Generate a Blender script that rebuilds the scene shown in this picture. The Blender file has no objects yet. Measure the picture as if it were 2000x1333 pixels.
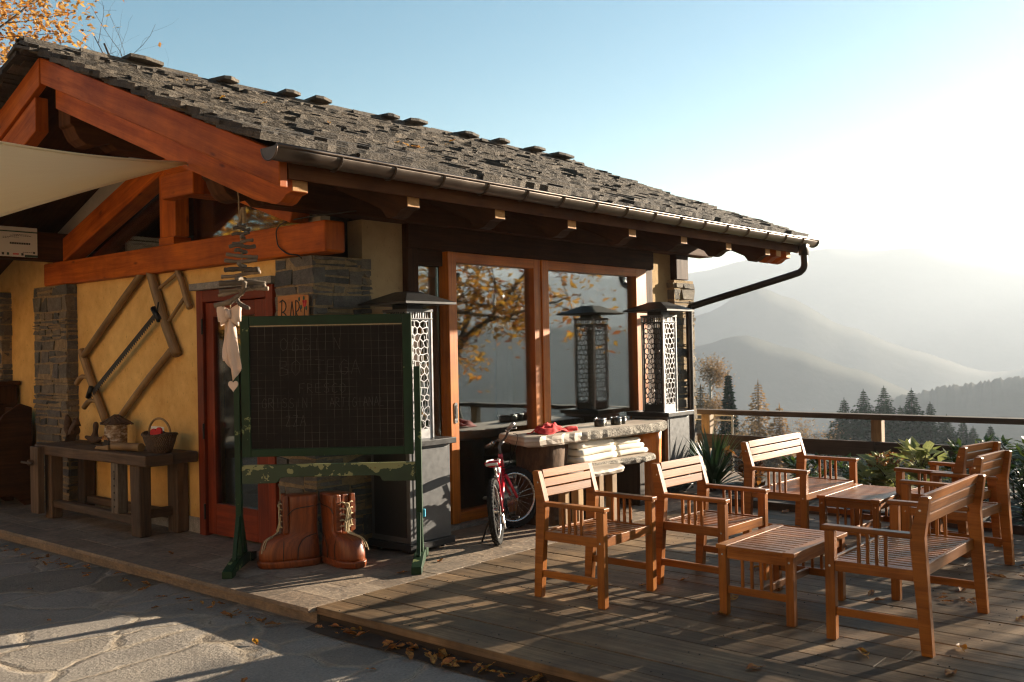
import bpy, math, random
from mathutils import Vector, Matrix, noise
rnd = random.Random(7)
rad = math.radians
V = Vector
SC = bpy.context.scene
COL = SC.collection
MATS = {}

# ------------------------------------------------------------------ materials
class NT:
    def __init__(s, name):
        s.m = bpy.data.materials.new(name); s.m.use_nodes = True
        s.t = s.m.node_tree; s.b = s.t.nodes['Principled BSDF']; s.out = s.t.nodes['Material Output']
        MATS[name] = s.m
    def n(s, typ, **k):
        nd = s.t.nodes.new('ShaderNode' + typ)
        for a, v in k.items():
            if a[0] == '_': setattr(nd, a[1:], v)
            else:
                key = int(a[1:]) if a[0] == 'i' and a[1:].isdigit() else a.replace('__', ' ')
                s.set(nd.inputs[key], v)
        return nd
    def set(s, inp, v):
        if isinstance(v, bpy.types.NodeSocket): s.t.links.new(v, inp)
        elif isinstance(v, bpy.types.Node): s.t.links.new(v.outputs[0], inp)
        else:
            if isinstance(v, tuple) and len(v) == 3 and inp.type == 'RGBA': v = v + (1,)
            inp.default_value = v
    def B(s, **k):
        for a, v in k.items(): s.set(s.b.inputs[a.replace('__', ' ')], v)
    def ramp(s, fac, *stops, mode='LINEAR'):
        nd = s.t.nodes.new('ShaderNodeValToRGB'); cr = nd.color_ramp; cr.interpolation = mode
        while len(cr.elements) < len(stops): cr.elements.new(0.5)
        for e, (p, c) in zip(cr.elements, stops): e.position = p; e.color = tuple(c) + (1,) if len(c) == 3 else c
        s.set(nd.inputs[0], fac); return nd.outputs[0]
    def mix(s, fac, a, b, mode='MIX'):
        nd = s.t.nodes.new('ShaderNodeMix'); nd.data_type = 'RGBA'; nd.blend_type = mode
        s.set(nd.inputs[0], fac); s.set(nd.inputs[6], a); s.set(nd.inputs[7], b); return nd.outputs[2]
    def math(s, op, a, b=0.0, clamp=False):
        nd = s.t.nodes.new('ShaderNodeMath'); nd.operation = op; nd.use_clamp = clamp
        s.set(nd.inputs[0], a); s.set(nd.inputs[1], b); return nd.outputs[0]
    def mapr(s, v, a, b, c, d):
        return s.n('MapRange', i0=v, i1=a, i2=b, i3=c, i4=d).outputs[0]
    def uv(s): return s.n('TexCoord').outputs['UV']
    def obj(s): return s.n('TexCoord').outputs['Object']
    def pos(s): return s.n('NewGeometry').outputs['Position']
    def tint(s): return s.n('Attribute', _attribute_name='tint').outputs['Fac']
    def map(s, v, sc=(1, 1, 1), loc=(0, 0, 0)): return s.n('Mapping', Vector=v, Scale=sc, Location=loc).outputs[0]
    def noise(s, v, scale, det=4, rough=.55, dist=0.0):
        return s.n('TexNoise', Vector=v, Scale=scale, Detail=det, Roughness=rough, Distortion=dist).outputs[0]
    def bump(s, h, st=.3, d=.01):
        s.set(s.b.inputs['Normal'], s.n('Bump', Height=h, Strength=st, Distance=d).outputs[0])

def wood(name, dark, light, rough=.5, fu=1.6, fv=28, bump=.25, var=.3, coat=0., knots=True, dirt=None, spec=.5):
    s = NT(name); uv = s.uv()
    g = s.noise(s.map(uv, (fu, fv, 1)), 1.0, 6, .6, .6)
    f = s.noise(s.map(uv, (fu * 6, fv * 6, 1)), 1.0, 3, .6)
    h = s.math('ADD', s.math('MULTIPLY', g, .75), s.math('MULTIPLY', f, .25))
    c = s.ramp(h, (.28, dark), (.5, [(a + b) / 2 for a, b in zip(dark, light)]), (.72, light))
    if knots:
        w = s.n('TexVoronoi', Vector=s.map(uv, (2.2, 7, 1)), Scale=1.0, Randomness=1.0)
        k = s.mapr(w.outputs['Distance'], .03, .12, 1, 0)
        c = s.mix(s.math('MULTIPLY', k, .8), c, tuple(x * .35 for x in dark))
    mo = s.noise(s.pos(), 2.6, 4, .6); c = s.mix(1.0, c, s.ramp(mo, (.3, (.66, .60, .56)), (.62, (1.12, 1.12, 1.1))), 'MULTIPLY')
    t = s.tint()
    c = s.mix(1.0, c, s.ramp(t, (0, (1 - var,) * 3), (1, (1 + var * .6, 1 + var * .55, 1 + var * .5))), 'MULTIPLY')
    if dirt:
        d = s.noise(s.pos(), 1.7, 5, .65)
        c = s.mix(s.mapr(d, .42, .68, 0, .85), c, dirt)
    s.B(Base__Color=c, Roughness=s.mapr(h, .2, .8, min(1, rough + .1), max(.05, rough - .08)), Coat__Weight=coat, Coat__Roughness=.30, Specular__IOR__Level=spec)
    s.bump(h, bump, .006)
    return s.m

def plain(name, col, rough=.5, metal=0., var=.15, scale=14., bump=0., coat=0., spec=.5, world=False):
    s = NT(name); p = s.pos() if world else s.obj()
    n = s.noise(p, scale, 5, .6)
    c = s.mix(1.0, s.ramp(n, (.25, [x * (1 - var) for x in col]), (.75, [min(1, x * (1 + var)) for x in col])),
              s.ramp(s.tint(), (0, (.86,) * 3), (1, (1.12,) * 3)), 'MULTIPLY')
    s.B(Base__Color=c, Roughness=s.mapr(n, .2, .8, max(.03, rough - .08), min(1, rough + .08)), Metallic=metal, Coat__Weight=coat, Specular__IOR__Level=spec)
    if bump: s.bump(n, bump, .01)
    return s.m

def stucco(name, a, b, spots=True):
    s = NT(name); p = s.pos()
    big = s.noise(p, 1.3, 5, .6); mid = s.noise(p, 9, 4, .6); fine = s.noise(p, 75, 3, .7)
    c = s.ramp(s.math('ADD', s.math('MULTIPLY', big, .6), s.math('MULTIPLY', mid, .4)), (.3, a), (.7, b))
    st = s.noise(s.map(p, (60, 60, 22)), 1.0, 2)
    c = s.mix(s.mapr(st, .66, .72, 0, .45 if spots else .15), c, tuple(x * .45 for x in a))
    c = s.mix(s.mapr(s.n('SeparateXYZ', Vector=p).outputs[2], 0.0, .45, .35, 0), c, tuple(x * .5 for x in a))
    s.B(Base__Color=c, Roughness=.92, Specular__IOR__Level=.2)
    s.bump(s.math('ADD', s.math('MULTIPLY', fine, .5), mid), .55, .012)
    return s.m

def stone(name, cols, rough=.85, scale=9., bump=.8, lichen=None):
    s = NT(name); p = s.pos(); t = s.tint()
    n = s.noise(p, scale, 7, .68); f = s.noise(s.map(p, (1, 1, 3.5)), scale * 5, 4, .6)
    k = len(cols)
    c = s.ramp(t, *[(i / max(1, k - 1), x) for i, x in enumerate(cols)])
    c = s.mix(1.0, c, s.ramp(n, (.25, (.5, .5, .52)), (.8, (1.45, 1.4, 1.3))), 'MULTIPLY')
    c = s.mix(s.mapr(f, .3, .75, .5, 0), c, (.02, .02, .022))
    if lichen:
        l = s.noise(p, 6.5, 6, .7); c = s.mix(s.mapr(l, .55, .72, 0, .8), c, lichen)
    s.B(Base__Color=c, Roughness=rough, Specular__IOR__Level=.35)
    s.bump(s.math('ADD', n, s.math('MULTIPLY', f, .6)), bump, .03)
    return s.m

def leafmat(name, cols, rough=.45, trans=.35):
    s = NT(name); t = s.tint(); k = len(cols)
    c = s.ramp(t, *[(i / max(1, k - 1), x) for i, x in enumerate(cols)])
    n = s.noise(s.uv(), 9, 4); c = s.mix(1.0, c, s.ramp(n, (.3, (.72,) * 3), (.7, (1.2,) * 3)), 'MULTIPLY')
    s.B(Base__Color=c, Roughness=rough, Specular__IOR__Level=.4)
    tr = s.n('BsdfTranslucent', Color=c)
    mx = s.n('MixShader', i0=trans, i1=s.b.outputs[0], i2=tr.outputs[0])
    s.t.links.new(mx.outputs[0], s.out.inputs[0]); return s.m

def glassmat(name, refl, rough=.02, tintc=(.8, .85, .85)):
    s = NT(name)
    fr = s.n('LayerWeight', Blend=.35).outputs['Fresnel']
    f = s.math('ADD', s.math('MULTIPLY', fr, .55), refl, True)
    wob = s.noise(s.pos(), 1.6, 2)
    nb = s.n('Bump', Height=wob, Strength=.06, Distance=.02).outputs[0]
    gl = s.n('BsdfGlossy', Color=(.92, .95, .95), Roughness=rough, Normal=nb); tp = s.n('BsdfTransparent', Color=tintc)
    mx = s.n('MixShader', i0=f, i1=tp.outputs[0], i2=gl.outputs[0])
    s.t.links.new(mx.outputs[0], s.out.inputs[0]); return s.m

wood('mahogany', (.10, .013, .002), (.30, .040, .005), .45, 1.3, 22, .3, .25, spec=.25)
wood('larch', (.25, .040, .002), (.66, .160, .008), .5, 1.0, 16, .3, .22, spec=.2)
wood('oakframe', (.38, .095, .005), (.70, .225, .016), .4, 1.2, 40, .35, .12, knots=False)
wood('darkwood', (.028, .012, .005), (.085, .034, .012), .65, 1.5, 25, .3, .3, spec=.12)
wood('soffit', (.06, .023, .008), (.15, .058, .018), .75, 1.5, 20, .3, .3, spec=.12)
wood('lit_endgrain', (.42, .19, .045), (.66, .36, .10), .7, 30, 30, .4, .25, knots=False)
wood('teak', (.155, .043, .006), (.41, .150, .022), .42, 1.4, 30, .18, .30, coat=.05, spec=.22)
wood('deck', (.082, .051, .026), (.33, .220, .120), .62, .9, 34, .6, .38, dirt=(.055, .040, .027), spec=.25)
wood('rail', (.022, .013, .007), (.070, .042, .023), .75, 1.2, 24, .4, .3)
wood('oldwood', (.032, .017, .008), (.155, .088, .042), .7, 1.6, 26, .9, .3)
wood('sawwood', (.17, .095, .035), (.42, .26, .10), .6, 1.6, 22, .5, .25)
wood('drift', (.045, .035, .026), (.30, .235, .165), .8, 2.2, 26, .6, .55)
wood('slab', (.30, .25, .20), (.60, .53, .45), .55, 1.1, 14, .5, .2)
wood('bark', (.022, .013, .008), (.17, .095, .048), .9, 4, 14, 1.0, .3, knots=False)
wood('carved', (.06, .011, .002), (.34, .078, .010), .42, 1.3, 34, .25, .2, coat=.12, spec=.35)
wood('signboard', (.38, .13, .025), (.62, .25, .05), .5, 1.2, 14, .2, .1)
wood('logface', (.16, .10, .055), (.40, .28, .17), .75, 1.3, 10, .5, .2)
stucco('ochre', (.60, .31, .08), (.90, .58, .20))
stucco('cream', (.42, .29, .15), (.58, .42, .23))
stucco('plaster', (.55, .48, .38), (.68, .61, .50), False)
stone('pillarstone', [(.10, .105, .105), (.17, .17, .165), (.25, .215, .165), (.14, .14, .135), (.32, .25, .165), (.20, .19, .18)], lichen=(.22, .20, .16))
stone('mortar', [(.40, .29, .16), (.48, .36, .21)], .95, 18, .5)
stone('slate', [(.045, .035, .025), (.10, .078, .055), (.066, .052, .037), (.145, .114, .081), (.084, .066, .047)], .8, 7, .8, lichen=(.19, .16, .12))
stone('tile', [(.27, .20, .145), (.36, .28, .205), (.23, .18, .135), (.41, .325, .245), (.31, .235, .17)], .6, 5, .3)
stone('lintel', [(.36, .33, .28), (.42, .39, .34)], .8, 10, .4)
plain('black_metal', (.022, .022, .023), .42, .3, .2, 20)
plain('grey_metal', (.11, .112, .115), .45, .35, .12, 20)
plain('alu', (.42, .42, .43), .38, .7, .1, 15)
plain('gutter_brown', (.115, .088, .070), .33, .75, .2, 6)
plain('pipe_dark', (.035, .028, .024), .35, .6, .2, 6)
plain('chrome', (.5, .5, .5), .25, .9, .1, 30)
plain('steel_dark', (.03, .027, .024), .5, .7, .4, 20)
plain('rubber', (.014, .014, .014), .85, 0, .3, 30, spec=.15)
plain('red_paint', (.56, .010, .030), .25, 0, .1, 20, coat=.6)
plain('white_paint', (.72, .71, .69), .4)
plain('cushion', (.78, .73, .63), .9, 0, .06, 8, .15)
plain('redcloth', (.55, .022, .022), .85, 0, .25, 12, .3)
plain('ribbon', (.72, .54, .42), .85, 0, .08, 10, .2)
plain('rope', (.42, .33, .19), .9, 0, .3, 60, .5)
plain('twine', (.26, .17, .08), .9, 0, .3, 60, .5)
plain('paper', (.72, .68, .60), .8, 0, .04, 5)
plain('ink', (.05, .05, .045), .8)
plain('signgreen', (.02, .07, .055), .7)
plain('blackpaint', (.02, .014, .010), .7)
plain('chalk', (.058, .050, .040), .95, 0, .4, 60)
plain('soil', (.035, .024, .016), .95, 0, .5, 9, .8, world=True)
plain('bounceplaster', (.34, .25, .16), .95)
plain('steel_blade', (.022, .017, .013), .6, .3, .4, 20)
plain('stump', (.09, .045, .02), .85, 0, .5, 20, .8)
plain('trunkbark', (.045, .034, .026), .9, 0, .5, 9, .8, world=True)
plain('birchbark', (.42, .36, .28), .8, 0, .6, 12, .5)
plain('curtain', (.32, .31, .28), .9)
plain('cyan', (.05, .42, .62), .5)
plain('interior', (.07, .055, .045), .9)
plain('brownleather', (.10, .05, .03), .5)
plain('tablecup', (.05, .045, .03), .25)
plain('needle', (.008, .036, .012), .85, 0, .5, 1.5, spec=.08, world=True)
plain('palemetal', (.50, .49, .46), .5, .4)
leafmat('leaf_yellow', [(.30, .085, .012), (.52, .20, .016), (.62, .32, .025), (.40, .22, .03), (.20, .055, .012)], .5, .45)
leafmat('leaf_orange', [(.30, .11, .03), (.52, .25, .05), (.62, .36, .09), (.48, .22, .04), (.20, .075, .025)], .55, .45)
leafmat('leaf_dry', [(.14, .052, .016), (.36, .12, .022), (.48, .21, .035), (.22, .08, .024)], .6, .2)
leafmat('leaf_green', [(.020, .045, .008), (.045, .085, .012), (.085, .13, .02), (.03, .06, .012)], .3, .25)
leafmat('leaf_pale', [(.18, .21, .06), (.30, .32, .11), (.40, .40, .18), (.15, .18, .05)], .45, .4)
leafmat('leaf_rust', [(.10, .035, .01), (.20, .075, .015), (.28, .12, .025), (.12, .06, .02)], .5, .3)
leafmat('leaf_larch', [(.20, .125, .06), (.30, .19, .09), (.36, .235, .115), (.17, .12, .07)], .7, .3)
leafmat('yuccaleaf', [(.012, .035, .012), (.022, .055, .018), (.04, .075, .025)], .3, .15)
glassmat('windowglass', .24)
glassmat('gableglass', .10, .03)
glassmat('doorglass', .03)

s = NT('greenpaint'); p = s.obj()
a = s.noise(p, 4.2, 9, .66); e = s.noise(p, 30, 4)
wear = s.math('ADD', s.math('MULTIPLY', a, .85), s.math('MULTIPLY', e, .15))
c = s.mix(s.mapr(wear, .605, .613, 0, 1), s.ramp(s.noise(p, 2.5, 4), (.3, (.004, .020, .007)), (.7, (.009, .040, .013))), (.20, .235, .095))
s.B(Base__Color=c, Roughness=.5, Specular__IOR__Level=.25); s.bump(wear, .35, .006)
s = NT('peelpaint'); p = s.obj()
z = s.n('SeparateXYZ', Vector=p).outputs[2]
a = s.noise(s.map(p, (1, 1, 1.3)), 6.5, 9, .60)
wear = s.math('ADD', a, s.mapr(z, .66, .80, -.035, .085))
c = s.mix(s.mapr(wear, .555, .563, 0, 1), s.ramp(s.noise(p, 2.5, 4), (.3, (.004, .022, .007)), (.7, (.010, .045, .013))), (.235, .25, .105))
c = s.mix(s.mapr(s.noise(p, 13, 6), .66, .70, 0, .7), c, (.16, .075, .025))
s.B(Base__Color=c, Roughness=.45); s.bump(wear, .5, .006)

s = NT('slateboard'); uv = s.uv(); sp = s.n('SeparateXYZ', Vector=uv)
def gridline(sock, step, w):
    f = s.math('ABSOLUTE', s.math('SUBTRACT', s.math('FRACT', s.math('DIVIDE', sock, step)), .5))
    return s.mapr(f, .5 - w / step, .5 - w / step * .3, 0, 1)
lv = gridline(sp.outputs[0], .0583, .0011); lh = gridline(sp.outputs[1], .0583, .0011)
fade = s.mapr(s.noise(uv, 3.2, 3), .38, .62, .05, 1)
ln = s.math('MULTIPLY', s.math('MAXIMUM', s.math('MULTIPLY', lv, 1.0), s.math('MULTIPLY', lh, .6)), fade)
base = s.ramp(s.noise(uv, 4, 6, .7), (.3, (.013, .0105, .0085)), (.7, (.023, .0185, .0145)))
dots = s.mapr(s.n('TexVoronoi', Vector=uv, Scale=16.0).outputs['Distance'], .035, .03, 0, .35)
s.B(Base__Color=s.mix(s.math('MAXIMUM', s.math('MULTIPLY', ln, .75), dots), base, (.30, .27, .22)), Roughness=.85, Specular__IOR__Level=.12)

s = NT('flagstone'); p = s.map(s.pos(), (1, 1, 0)); wp = s.n('TexNoise', Vector=p, Scale=1.3, Detail=3).outputs['Color']
wv = s.n('VectorMath', _operation='ADD', i0=p, i1=s.n('VectorMath', _operation='SCALE', i0=wp, Scale=.55).outputs[0]).outputs[0]
ve = s.n('TexVoronoi', _feature='DISTANCE_TO_EDGE', Vector=s.map(wv, (1.25, 1.9, 1)), Scale=1.0).outputs['Distance']
vc = s.n('TexVoronoi', Vector=s.map(wv, (1.25, 1.9, 1)), Scale=1.0).outputs['Color']
n1 = s.noise(p, 2.4, 8, .66); n2 = s.noise(p, 38, 5, .7); n3 = s.noise(s.map(p, (1, 1, 1), (9, 4, 0)), 7, 6, .65)
ed = s.math('ADD', ve, s.mapr(n3, .3, .7, -.022, .022))
joint = s.mapr(ed, .018, .05, .75, 0)
sc_ = s.mix(.5, s.ramp(n1, (.3, (.18, .135, .085)), (.7, (.36, .285, .195))), s.n('HueSaturation', Color=vc, Saturation=.0, Value=.30).outputs[0])
c = s.mix(joint, sc_, s.ramp(n3, (.35, (.28, .225, .165)), (.65, (.46, .39, .30))))
crack = s.mapr(s.math('ABSOLUTE', s.math('SUBTRACT', ed, .018)), 0, .006, .8, 0)
c = s.mix(s.math('MULTIPLY', crack, s.mapr(n1, .45, .6, 0, 1)), c, (.05, .035, .025))
c = s.mix(1.0, c, s.ramp(s.noise(p, 55, 4, .75), (.3, (.72, .71, .70)), (.7, (1.2, 1.19, 1.17))), 'MULTIPLY')
s.B(Base__Color=c, Roughness=.9, Specular__IOR__Level=.15)
s.bump(s.math('ADD', s.math('ADD', s.math('MULTIPLY', s.mapr(ed, 0, .07, 0, 1), .5), s.math('MULTIPLY', n1, .8)), s.math('MULTIPLY', n2, .4)), .9, .035)

s = NT('hillside'); p = s.pos()
f1 = s.noise(p, .012, 8, .65); f2 = s.noise(p, .0025, 5)
c = s.ramp(f1, (.3, (.030, .036, .028)), (.5, (.042, .046, .036)), (.7, (.055, .055, .042)))
c = s.mix(s.mapr(f2, .5, .66, 0, .5), c, (.065, .064, .048))
s.B(Base__Color=c, Roughness=1, Specular__IOR__Level=.05); s.bump(f1, .5, 4)
s = NT('meadow'); p = s.pos()
f1 = s.noise(p, .25, 8, .7); c = s.ramp(f1, (.3, (.03, .035, .012)), (.5, (.07, .065, .025)), (.7, (.13, .095, .04)))
s.B(Base__Color=c, Roughness=1, Specular__IOR__Level=.05); s.bump(f1, 1.0, .3)
s = NT('sailcloth'); n = s.noise(s.map(s.uv(), (2, 40, 1)), 1.0, 3)
c = s.ramp(n, (.3, (.84, .66, .40)), (.7, (.90, .74, .48)))
s.B(Base__Color=c, Roughness=.9); tr = s.n('BsdfTranslucent', Color=(.94, .76, .48))
mx = s.n('MixShader', i0=.55, i1=s.b.outputs[0], i2=tr.outputs[0]); s.t.links.new(mx.outputs[0], s.out.inputs[0])

s = NT('wicker'); uv = s.uv(); sp = s.n('SeparateXYZ', Vector=uv)
w = s.math('MULTIPLY', s.math('SINE', s.math('MULTIPLY', sp.outputs[0], 190.)), s.math('SINE', s.math('MULTIPLY', sp.outputs[1], 420.)))
n = s.noise(uv, 30, 4)
s.B(Base__Color=s.ramp(s.math('ADD', s.math('MULTIPLY', w, .3), n), (.2, (.03, .015, .006)), (.55, (.12, .062, .026)), (.9, (.26, .15, .07))), Roughness=.6)
s.bump(w, .9, .008)
s = NT('granite'); p = s.pos(); n = s.noise(p, 16, 6, .65); v = s.n('TexVoronoi', Vector=p, Scale=75.0).outputs['Distance']; w = s.noise(p, 70, 4, .7)
g = s.math('ADD', s.math('MULTIPLY', w, .7), s.math('MULTIPLY', n, .3))
s.B(Base__Color=s.ramp(g, (.40, (.05, .042, .034)), (.50, (.22, .195, .16)), (.60, (.42, .385, .32))), Roughness=.9); s.bump(g, 1.0, .02)
s = NT('birchlog'); p = s.obj(); n = s.noise(s.map(p, (10, 10, 26)), 1.0, 7, .7)
s.B(Base__Color=s.ramp(n, (.35, (.05, .03, .018)), (.5, (.28, .17, .085)), (.62, (.62, .54, .44))), Roughness=.8); s.bump(n, .8, .01)

# ------------------------------------------------------------------ mesh builder
class MB:
    def __init__(s): s.v = []; s.f = []; s.uv = []; s.t = []; s.mi = []
    def face(s, idx, uv=None, t=.5, mi=0):
        s.f.append(tuple(idx)); s.uv.append(uv or [(0, 0)] * len(idx)); s.t.append(t); s.mi.append(mi)
    def obox(s, c, ax, ay, az, sx, sy, sz, t=None, mi=0, jit=0.):
        c = V(c); A = [V(ax) * sx / 2, V(ay) * sy / 2, V(az) * sz / 2]; S = (sx, sy, sz)
        t = rnd.random() if t is None else t
        b = len(s.v); long = max(range(3), key=lambda i: S[i]); ou, ov = rnd.random() * 30, rnd.random() * 30
        for i in (-1, 1):
            for j in (-1, 1):
                for k in (-1, 1):
                    p = c + A[0] * i + A[1] * j + A[2] * k
                    if jit: p = p + V((rnd.uniform(-jit, jit), rnd.uniform(-jit, jit), rnd.uniform(-jit, jit)))
                    s.v.append(p)
        co = [(i * sx / 2, j * sy / 2, k * sz / 2) for i in (-1, 1) for j in (-1, 1) for k in (-1, 1)]
        for q, ax_ in (((0, 1, 3, 2), 0), ((4, 6, 7, 5), 0), ((0, 4, 5, 1), 1), ((2, 3, 7, 6), 1), ((0, 2, 6, 4), 2), ((1, 5, 7, 3), 2)):
            r = [i for i in range(3) if i != ax_]
            u = long if long in r else max(r, key=lambda i: S[i]); w = [i for i in r if i != u][0]
            s.face([b + i for i in q], [(co[i][u] + ou, co[i][w] + ov + ax_ * .37) for i in q], t, mi)
    def box(s, x0, x1, y0, y1, z0, z1, t=None, mi=0, jit=0.):
        s.obox(((x0 + x1) / 2, (y0 + y1) / 2, (z0 + z1) / 2), (1, 0, 0), (0, 1, 0), (0, 0, 1), x1 - x0, y1 - y0, z1 - z0, t, mi, jit)
    def beam(s, p0, p1, w, h, up=(0, 0, 1), t=None, mi=0):
        p0, p1 = V(p0), V(p1); d = (p1 - p0); L = d.length; d = d / L
        y = V(up).cross(d)
        if y.length < 1e-4: y = V((0, 1, 0)).cross(d)
        y.normalize(); z = d.cross(y)
        s.obox((p0 + p1) / 2, d, y, z, L, w, h, t, mi)
    def tube(s, pts, r, n=8, cap=True, t=None, mi=0, closed=False, wob=0.):
        pts = [V(p) for p in pts]; m = len(pts); t = rnd.random() if t is None else t
        r = r if isinstance(r, (list, tuple)) else [r] * m
        T = []
        for i in range(m):
            a = pts[(i - 1) % m] if closed else pts[max(0, i - 1)]; b_ = pts[(i + 1) % m] if closed else pts[min(m - 1, i + 1)]
            T.append((b_ - a).normalized() if (b_ - a).length > 1e-9 else V((0, 0, 1)))
        nx = T[0].orthogonal().normalized(); b = len(s.v); L = 0.; Ls = []
        ou = rnd.random() * 20
        for i in range(m):
            nx = (nx - T[i] * nx.dot(T[i])); nx = nx.normalized() if nx.length > 1e-6 else T[i].orthogonal().normalized()
            ny = T[i].cross(nx)
            if i: L += (pts[i] - pts[i - 1]).length
            Ls.append(L)
            for k in range(n):
                a = 2 * math.pi * k / n; rr = r[i] * (1 + (rnd.uniform(-wob, wob) if wob else 0))
                s.v.append(pts[i] + nx * math.cos(a) * rr + ny * math.sin(a) * rr)
        for i in range(m if closed else m - 1):
            j = (i + 1) % m
            l0, l1 = Ls[i], (Ls[j] if j else Ls[i] + .05)
            for k in range(n):
                k2 = (k + 1) % n; v0, v1 = k / n * 6.28 * r[i] + ou, (k + 1) / n * 6.28 * r[i] + ou
                s.face([b + i * n + k, b + i * n + k2, b + j * n + k2, b + j * n + k], [(l0 + ou, v0), (l0 + ou, v1), (l1 + ou, v1), (l1 + ou, v0)], t, mi)
        if cap and not closed:
            s.face([b + k for k in range(n)][::-1], [(.03 * math.cos(6.28 * k / n), .03 * math.sin(6.28 * k / n)) for k in range(n)], t, mi)
            s.face([b + (m - 1) * n + k for k in range(n)], [(.03 * math.cos(6.28 * k / n), .03 * math.sin(6.28 * k / n)) for k in range(n)], t, mi)
    def prism(s, out, o, ex, ey, th, t=None, mi=0, ua=0.):
        cu, su = math.cos(ua), math.sin(ua)
        o, ex, ey = V(o), V(ex), V(ey); ez = ex.cross(ey).normalized(); n = len(out); b = len(s.v); t = rnd.random() if t is None else t
        ar = sum(out[i][0] * out[(i + 1) % n][1] - out[(i + 1) % n][0] * out[i][1] for i in range(n))
        if ar < 0: out = out[::-1]
        ou = rnd.random() * 20
        for h in (0, 1):
            for x, y in out: s.v.append(o + ex * x + ey * y + ez * th * h)
        uvo = [(x * cu + y * su + ou, y * cu - x * su + ou) for x, y in out]
        s.face([b + i for i in range(n)][::-1], uvo[::-1], t, mi)
        s.face([b + n + i for i in range(n)], uvo, t, mi)
        L = 0
        for i in range(n):
            j = (i + 1) % n; d = math.dist(out[i], out[j])
            s.face([b + i, b + j, b + n + j, b + n + i], [(L, 0), (L + d, 0), (L + d, th), (L, th)], t, mi); L += d
    def loft(s, rings, t=.5, mi=0, cap=True, closed=True):
        b = len(s.v); n = len(rings[0])
        for r in rings:
            for p in r: s.v.append(V(p))
        z = 0.
        for i in range(len(rings) - 1):
            dz = (V(rings[i + 1][0]) - V(rings[i][0])).length; w = 0.
            for k in range(n if closed else n - 1):
                k2 = (k + 1) % n; dw = (V(rings[i][k2]) - V(rings[i][k])).length
                s.face([b + i * n + k, b + i * n + k2, b + (i + 1) * n + k2, b + (i + 1) * n + k], [(z, w), (z, w + dw), (z + dz, w + dw), (z + dz, w)], t, mi); w += dw
            z += dz
        if cap:
            s.face([b + k for k in range(n)][::-1], None, t, mi); s.face([b + (len(rings) - 1) * n + k for k in range(n)], None, t, mi)
    def leaf(s, p, d, nrm, L, w, t=None, fold=.25, mi=0):
        p, d, nrm = V(p), V(d).normalized(), V(nrm); side = d.cross(nrm)
        if side.length < 1e-4: side = d.orthogonal()
        side.normalize(); nrm = side.cross(d); t = rnd.random() if t is None else t; b = len(s.v)
        s.v += [p, p + d * L * .45 + side * w / 2 + nrm * w * fold, p + d * L, p + d * L * .45 - side * w / 2 + nrm * w * fold]
        s.face([b, b + 1, b + 2], [(0, .5), (.5, 1), (1, .5)], t, mi); s.face([b, b + 2, b + 3], [(0, .5), (1, .5), (.5, 0)], t, mi)
    def build(s, name, mats, parent=None, smooth=False, bevel=0., sub=0, world=False, solid=0.):
        me = bpy.data.meshes.new(name)
        vs = s.v
        if world and parent is not None:
            r = parent
            while r.parent: r = r.parent
            inv = ROOTM[r.name].inverted(); vs = [inv @ V(p) for p in vs]
        me.from_pydata([tuple(p) for p in vs], [], s.f)
        ul = me.uv_layers.new(name='UVMap'); flat = []
        for u in s.uv:
            for q in u: flat += [q[0], q[1]]
        ul.data.foreach_set('uv', flat)
        at = me.attributes.new('tint', 'FLOAT', 'FACE'); at.data.foreach_set('value', s.t)
        for m in (mats if isinstance(mats, (list, tuple)) else [mats]): me.materials.append(MATS[m])
        me.polygons.foreach_set('material_index', s.mi)
        if smooth: me.polygons.foreach_set('use_smooth', [True] * len(s.f))
        me.update()
        o = bpy.data.objects.new(name, me); COL.objects.link(o)
        if parent is not None: o.parent = parent
        else: ROOTM[o.name] = Matrix.Identity(4)
        if solid: md = o.modifiers.new('s', 'SOLIDIFY'); md.thickness = solid; md.offset = 0
        if sub: md = o.modifiers.new('u', 'SUBSURF'); md.levels = md.render_levels = sub
        if bevel: md = o.modifiers.new('b', 'BEVEL'); md.width = bevel; md.segments = 2; md.limit_method = 'ANGLE'; md.angle_limit = rad(50); md.harden_normals = False
        return o
ROOTM = {}
def tag(o, label, cat, group=None):
    o['label'] = label; o['category'] = cat
    if group: o['group'] = group
    return o
def thing(name, label, cat, loc=(0, 0, 0), rz=0., group=None):
    o = bpy.data.objects.new(name, None); COL.objects.link(o); o.empty_display_size = .1
    o.location = loc; o.rotation_euler = (0, 0, rz)
    ROOTM[o.name] = Matrix.Translation(loc) @ Matrix.Rotation(rz, 4, 'Z')
    return tag(o, label, cat, group)
def struct(o, kind='structure'): o['kind'] = kind; return o
def copy_tree(o, parent=None):
    c = o.copy(); COL.objects.link(c)
    if parent is not None: c.parent = parent
    for ch in list(o.children): copy_tree(ch, c)
    return c
def curve(pts, k=6):
    pts = [V(p) for p in pts]; out = []
    for i in range(len(pts) - 1):
        p0 = pts[max(0, i - 1)]; p1 = pts[i]; p2 = pts[i + 1]; p3 = pts[min(len(pts) - 1, i + 2)]
        for j in range(k):
            t = j / k
            out.append(.5 * ((2 * p1) + (p2 - p0) * t + (2 * p0 - 5 * p1 + 4 * p2 - p3) * t * t + (3 * p1 - p0 - 3 * p2 + p3) * t ** 3))
    out.append(pts[-1]); return out
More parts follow.
